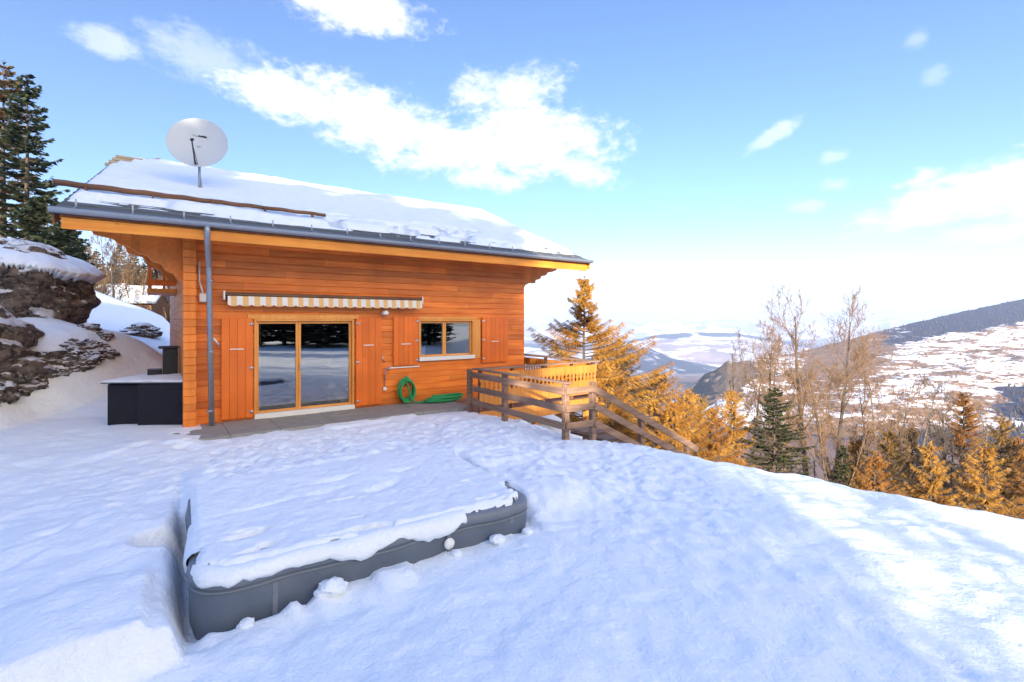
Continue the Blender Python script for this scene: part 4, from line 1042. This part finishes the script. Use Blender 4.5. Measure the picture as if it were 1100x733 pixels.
def bare_tree(name, H, seed, bark, twigm, lab, group, loc, spread=.45, stems=1, lean=0.0, clear=.35, levels=4, fine=1.0, thick=.012):
    rr = random.Random(seed); root = empty(name, loc, rr.uniform(0,6), lab, 'tree', group)
    tk, cr = MB(), MB()
    def grow(p, d, L, r, lev):
        n = 5; pts = [p]; q = d.copy(); c = p.copy()
        for i in range(n):
            q = (q+Vector((rr.gauss(0,.035 if lev == 0 else .13),rr.gauss(0,.035 if lev == 0 else .13),rr.gauss(.05 if lev == 0 else .12,.06)))).normalized(); c = c+q*L/n; pts.append(c.copy())
        rs = [max(.0075, r*(1-(.86 if lev == 0 else .75)*(i/n)**(1.25 if lev == 0 else 1))) for i in range(n+1)]
        (tk if lev == 0 else cr).tube(pts, rs, 7 if lev == 0 else (5 if lev == 1 else 3), 0, lev < 2)
        if lev >= levels: return
        k = [int(13*fine), int(7*fine), int(5*fine), 3][min(lev,3)]
        for j in range(k):
            s = (clear if lev == 0 else .25)+(1-(clear if lev == 0 else .25))*(j+rr.random())/k; s = min(s,.99); i = min(n-1, int(s*n)); f = s*n-i
            pp = pts[i].lerp(pts[i+1], f); ax = (pts[i+1]-pts[i]).normalized(); sidev = ax.orthogonal().normalized(); sidev.rotate(Matrix.Rotation(rr.uniform(0,6.283),3,ax).to_quaternion())
            an = rr.uniform(.45,.95)*(spread/.45)*(.8 if lev == 0 else 1); dd = (ax*math.cos(an)+sidev*math.sin(an)).normalized()
            grow(pp, dd, L*rr.uniform(.16,.27)*(1.3-.7*s) if lev == 0 else L*rr.uniform(.28,.46), max(.004, r*(1-.75*s)*.42), lev+1)
    for s_ in range(stems):
        d = Vector((rr.gauss(0,.09)*(1 if stems > 1 else .25)+lean, rr.gauss(0,.09)*(1 if stems > 1 else .3), 1)).normalized()
        grow(Vector((rr.uniform(-.3,.3)*(stems > 1), rr.uniform(-.3,.3)*(stems > 1), -.5)), d, H*(1 if s_ == 0 else rr.uniform(.7,1)), H*thick*(1 if stems == 1 else .75), 0)
    tk.build('trunk', bark, root); cr.build('branches', twigm, root)
    return root
def place(px, top_py, Y):
    """ground point on a bearing at a distance, and the height that reaches the given top"""
    X = (px-CX)/F*Y; zg = gz(X, Y); zt = EYE-(top_py-CY)/F*Y
    return (X, Y, zg), zt-zg

LK = dict(whorl=.17, per=4, droop=.28, tip=.32, twig=.33, width=.010, dens=135, hang=.75, ragged=.5, base=.08, power=.72)
GL = 'golden larches below the yard'
def larch(px, top, Y, R, seed, lab, m='larch', **kw):
    loc, H = place(px, top, Y); k = dict(LK); k.update(kw); return conifer('larch', H, R, seed, M[m], M['bark'], lab, GL, loc, **k)
larch(628, 298, 21, 3.9, 11, 'tall golden larch with a thin bare top right behind the balcony', spike=.6, power=.62, dens=210, twig=.48, width=.012, tip=.25)
larch(668, 366, 24, 3.0, 12, 'golden larch just right of the tall one, its side branches drooping', 'larch3')
larch(705, 398, 22, 2.4, 13, 'golden larch behind the upper end of the stair rail')
larch(738, 420, 20, 2.0, 14, 'low golden larch above the lower end of the stair rail')
larch(786, 418, 25, 1.9, 15, 'pointed orange larch left of the dark fir')
larch(765, 440, 20, 1.6, 29, 'short orange larch tight against the left of the pointed one', 'larch2')
larch(955, 462, 24, 2.4, 16, 'orange larch behind the leaning bare trees, left of the forked one', 'larch3')
larch(1035, 420, 27, 3.2, 17, 'broad rust coloured larch with the highest top at the right', 'larch2')
larch(1075, 446, 23, 2.6, 18, 'orange larch at the right edge, in front of the broad rusty one', 'larch3')
larch(1000, 476, 20, 2.0, 19, 'small orange larch at the foot of the forked bare tree')
larch(1125, 470, 21, 2.6, 20, 'orange larch cut by the right edge', 'larch2')
larch(920, 470, 27, 1.8, 21, 'slim orange larch between the bare stems')
loc, H = place(832, 414, 24); conifer('fir', H, 3.1, 31, M['fir'], M['bark'], 'dark green fir standing alone between orange larches', None, loc, whorl=.24, per=6, droop=.34, tip=.15, twig=.40, width=.035, dens=44, hang=.35)
loc, H = place(905, 478, 25); conifer('fir', H, 1.2, 32, M['fir'], M['bark'], 'small dark fir at the foot of the tall bare trees', None, loc, whorl=.24, per=6, twig=.34, width=.035, dens=36)
larch(690, 412, 27, 2.4, 51, 'pale golden larch half hidden between the two behind the stair rail', 'larch3')
larch(722, 432, 18, 1.5, 52, 'small golden larch closest to the stair rail')
larch(752, 424, 28, 2.1, 53, 'golden larch behind the low one at the end of the rail', 'larch3')
larch(652, 392, 20, 2.0, 54, 'golden larch against the balcony corner')
larch(980, 455, 30, 2.3, 55, 'orange larch farther back, left of the broad rusty one', 'larch3')
larch(1058, 478, 19, 1.9, 56, 'low orange larch in front of the right hand group')
larch(1095, 470, 26, 2.3, 57, 'orange larch behind the one at the right edge', 'larch2')
larch(940, 486, 20, 1.5, 58, 'small rusty larch low by the edge of the snow', 'larch2')
BG = 'bare trees below the yard'
def bare(px, top, Y, seed, lab, **kw):
    loc, H = place(px, top, Y); b = kw.pop('bark', 'bark_pale'); tw = kw.pop('tw', 'twig'); return bare_tree('bare_tree', H, seed, M[b], M[tw], lab, BG, loc, **kw)
bare(868, 330, 30, 1, 'tallest bare tree with a dark straight trunk and fine crown', spread=.42, clear=.42, fine=1.25, bark='bark', thick=.0135)
bare(893, 337, 32, 2, 'bare tree with a golden tinged top right of the tallest one', spread=.48, clear=.55, fine=1.3, bark='bark', thick=.011)
bare(822, 350, 31, 3, 'pale bare tree with a wide crown behind the dark fir', spread=.52, stems=2, clear=.35, fine=1.1)
bare(846, 376, 28, 4, 'pale forked bare tree between the fir and the tallest trunk', spread=.5, stems=2, clear=.3)
bare(922, 396, 27, 5, 'cluster of slender bare stems right of the tall pair', spread=.42, stems=4, clear=.5, bark='bark', fine=.9)
bare(946, 405, 29, 6, 'bare tree leaning right behind the slender cluster', spread=.45, stems=2, lean=.12, clear=.45, bark='bark')
bare(1004, 425, 22, 7, 'dark forked bare tree leaning left before the orange larches', spread=.55, stems=2, lean=-.16, clear=.35, bark='bark', tw='twig_grey', thick=.018)
bare(962, 380, 40, 8, 'far bare tree with brownish crown against the hillside', spread=.5, clear=.35, stems=2)
bare(800, 372, 38, 9, 'faint bare tree with thin twigs behind the pointed larch', spread=.5, clear=.35, stems=2)
bare(880, 430, 26, 10, 'low twiggy bare tree between the two tall trunks', spread=.55, clear=.25, stems=3, fine=.8)
bare(716, 408, 21, 22, 'pale bare stem among the golden larches by the stair', spread=.5, clear=.25, stems=2, fine=.7)
bare(1026, 440, 26, 23, 'thin bare tree right of the dark forked one', spread=.5, clear=.35, stems=2, tw='twig_grey', fine=.7)

# left: two tall spruces, the wooded slope behind the house, far chalets
SG = 'tall spruces at the left'
SK = dict(whorl=.62, per=7, droop=.50, tip=.38, twig=.62, width=.07, dens=44, hang=.28, ragged=.20, power=.62, base=.10)
loc, H = place(4, 66, 32); conifer('spruce', H, 2.3, 41, M['spruce_sunlit'], M['bark'], 'taller spruce at the left edge with sunlit brownish branches', SG, loc, **SK)
loc, H = place(29, 79, 31); conifer('spruce', H, 2.35, 42, M['spruce'], M['bark'], 'dark tiered spruce just right of the taller one', SG, loc, **SK)
loc, H = place(50, 212, 29); conifer('spruce', H, 2.2, 43, M['spruce'], M['bark'], 'short dark spruce at the foot of the tall pair', SG, loc, **dict(SK, whorl=.3))
loc, H = place(70, 238, 33); conifer('spruce', H, 1.7, 44, M['spruce'], M['bark'], 'small dark spruce nearest to the eave corner of the roof', SG, loc, **dict(SK, whorl=.3))
WG = 'bare trees on the slope behind the chalet'
rr = random.Random(77)
labs = ['bare brown tree left of the others on the slope behind the chalet','pale trunked bare tree behind the snow slope, second from the spruces','bare tree with a sunlit orange crown under the eave corner',
        'grey twiggy tree in the middle of the wood behind the chalet','tall bare tree behind the snowy far roofs','brown bare tree standing left of the snowy far roof','bare tree with a pale trunk above the far roofs','bare tree closest to the chalet wall under the roof overhang']
for i, (px, top, Y) in enumerate([(88,252,40),(98,246,44),(112,240,48),(124,258,42),(136,250,52),(147,262,46),(160,268,54),(178,272,50)]):
    loc, H = place(px, top, Y); bare_tree('bare_tree', max(4,H), 60+i, M['bark_pale'] if i%2 else M['bark'], M['twig'] if i%3 else M['twig_grey'], labs[i], WG, loc, spread=.5, stems=2, clear=.2, fine=1.0)
for i, (px, top, Y, lab) in enumerate([(128,262,56,'dark spruce between the bare trees behind the chalet'),(158,276,50,'dark spruce just left of the console under the roof'),(104,268,50,'dark spruce low behind the snow crest'),(92,256,47,'dark spruce between the tall spruces and the roof corner'),(143,268,62,'far dark spruce above the snowy hut roofs'),(172,282,60,'far dark spruce half behind the upper balcony')]):
    loc, H = place(px, top, Y); conifer('spruce', H, 1.9, 90+i, M['spruce'], M['bark'], lab, 'small spruces behind the chalet', loc, whorl=.4, per=6, twig=.5, width=.06, dens=26)
rg = np.random.default_rng(21); n = 36000
X = rg.uniform(-62, -17, n); Y = rg.uniform(41, 82, n); Z = terrain(X, Y, False)
ok = vnoise(X*.22, Y*.22, 3) > .30; X, Y, Z = X[ok], Y[ok], Z[ok]; n = len(X)
hh = rg.uniform(1.0, 4.6, n)*(.5+vnoise(X*.15, Y*.15, 8)); D = np.stack([rg.normal(0,.16,n)*hh, rg.normal(0,.16,n)*hh, hh], -1); W = np.stack([rg.uniform(.03,.10,n), rg.uniform(-.05,.05,n), np.zeros(n)], -1)
V, Fq = blades(np.stack([X,Y,Z-.1],-1), D, W, None); o = mesh_np('undergrowth', V, Fq, leaf_mat('brown_brush', (.030,.024,.020), (.14,.09,.052), .2, .0), smooth=False)
tag(o, 'brown leafless undergrowth on the wooded slope behind the chalet', kind='stuff')
def far_house(px, Y, zc, w, d_, h, rz, lab):
    X = (px-CX)/F*Y; r_ = empty('far_house', (X, Y, gz(X,Y)), rz, lab, 'house'); 
    zb = zc-gz(X,Y); o = MB().box(-w/2,w/2,-d_/2,d_/2,-.5,zb).prism([(-d_/2,zb),(d_/2,zb),(0,zb+h)], 'x', -w/2, w/2).build('wall', M['dark_wood'], r_)
    mb = MB()
    for s_ in (-1,1): mb.bar((0,s_*(d_/2+.5)*1.0,zb-.35+.12),(0,0,zb+h+.14), w+1.0, .22)
    mb.build('roof', M['snow_fine'], r_); MB().box(-w*.2,w*.05,-d_/2-.02,-d_/2-.005,zb*.35,zb*.75).build('window', M['glass'], r_)
far_house(150, 47, 4.0, 3.4, 3.6, 1.2, .25, 'small brown chalet with a snow covered roof down the wooded slope')
far_house(122, 50, 4.6, 2.6, 3.0, 1.0, -.3, 'second smaller snow roofed hut left of the far brown chalet')

# the wood behind the photographer, whose shade lies over the yard and the house
FGp = 'tall spruces in the wood behind the yard'
proto = {}
def shade_tree(k, X, Y, H, R, i):
    key = k
    if key == 2 and key not in proto:
        proto[key] = conifer('spruce', 20.0, 3.6, 202, M['spruce'], M['bark'], 'thin open spruce at the edge of the wood behind the yard', FGp, (0,0,0), whorl=.9, per=5, droop=.4, tip=.25, twig=1.1, width=.10, dens=11, hang=.35, power=.5, base=.15); o = proto[key]
    elif key not in proto:
        proto[key] = conifer('spruce', 20.0, 3.6, 200+k, M['spruce'], M['bark'], 'tall dark spruce of the wood behind the yard', FGp, (0,0,0), whorl=.5, per=8, droop=.4, tip=.25, twig=1.0, width=.14, dens=34, hang=.35, power=.7, base=.08); o = proto[key]
    else: o = copy_tree(proto[key])
    o.location = (X, Y, gz(X,Y)-.2); o.rotation_euler = (0,0,i*2.1); o.scale = (R/3.6, R/3.6, H/20.0)
SHADE = []
rr = random.Random(3)
for i in range(10): SHADE.append((-8.4-i*2.1+rr.uniform(-.3,.3), -25+rr.uniform(-1.2,1.2), 19.3-.05*i+rr.uniform(-.6,.8), 3.5))
for i in range(9): SHADE.append((-10.6-i*2.4+rr.uniform(-.4,.4), -31+rr.uniform(-1.5,1.5), 21.3+rr.uniform(-.8,.8), 3.7))
SHADE += [(-7.4,-24.0,19.2,2.9),(-5.6,-22.0,10.4,2.5),(-8.6,-27.5,17.0,2.8),(-2.7,-20.0,11.0,2.6),(-3.5,-22.5,11.4,2.6),(-4.3,-17.5,9.2,2.7),(-2.2,-14.0,6.8,1.7)]
THIN = [(-.9,-19.0,8.6,1.7),(1.1,-15.0,8.4,1.5),(2.7,-18.0,8.6,1.5),(.2,-11.5,6.6,1.1),(4.4,-14.5,7.2,1.3),(2.3,-10.5,5.4,.9)]
for i, (X, Y, top, R) in enumerate(SHADE): shade_tree(i % 2, X, Y, top-gz(X,Y), R, i)
for i, (X, Y, top, R) in enumerate(THIN): shade_tree(2, X, Y, top-gz(X,Y), R, i)
BGp = 'bare trees at the edge of the wood behind the yard'
for i, (X, Y, top) in enumerate([(.6,-14.0,5.8),(2.6,-19.5,7.6),(3.9,-14.0,5.0)]):
    bare_tree('bare_tree', top-gz(X,Y), 300+i, M['bark'], M['twig_grey'], 'leafless tree at the edge of the wood behind the yard', BGp, (X, Y, gz(X,Y)), spread=.55, clear=.25, stems=1, levels=3, thick=.02)
# dark wood across the yard, mirrored in the panes
rr = random.Random(6)
for i in range(30):
    a = math.radians(98+66*((i*7)%30)/29+rr.uniform(-1,1)); r_ = 26+rr.uniform(0,9)+(5 if i % 2 else 0)
    X, Y = r_*math.sin(a), r_*math.cos(a); shade_tree(i % 2, X, Y, rr.uniform(7.0,9.5), rr.uniform(2.4,3.2), i)

# dry grass along the lip
rg = np.random.default_rng(9); Ps, Ds, Ws = [], [], []
for (a, b) in zip(LIP[3:9], LIP[4:10]):
    n = int(math.hypot(b[0]-a[0], b[1]-a[1])*38)
    for k in range(n):
        t = rg.random(); cl = vnoise(np.array([t*6+a[0]*2.0]), np.array([3.0]), 4)[0]
        if cl < .42: continue
        X = a[0]+(b[0]-a[0])*t+rg.normal(0,.12)+.25; Y = a[1]+(b[1]-a[1])*t+rg.normal(0,.12)+.25
        Ps.append((X,Y,gz(X,Y)-.02)); d = rg.normal(0,.5,3); d[2] = 1; Ds.append(d*rg.uniform(.05,.17)); w = np.cross(d,(1,0,0)); Ws.append(w/np.linalg.norm(w)*.005)
V, Fq = blades(np.array(Ps), np.array(Ds), np.array(Ws), None)
o = mesh_np('dry_grass', V, Fq, M['grass'], smooth=False); tag(o, 'dry brown grass sticking out of the snow along the edge of the yard', kind='stuff')
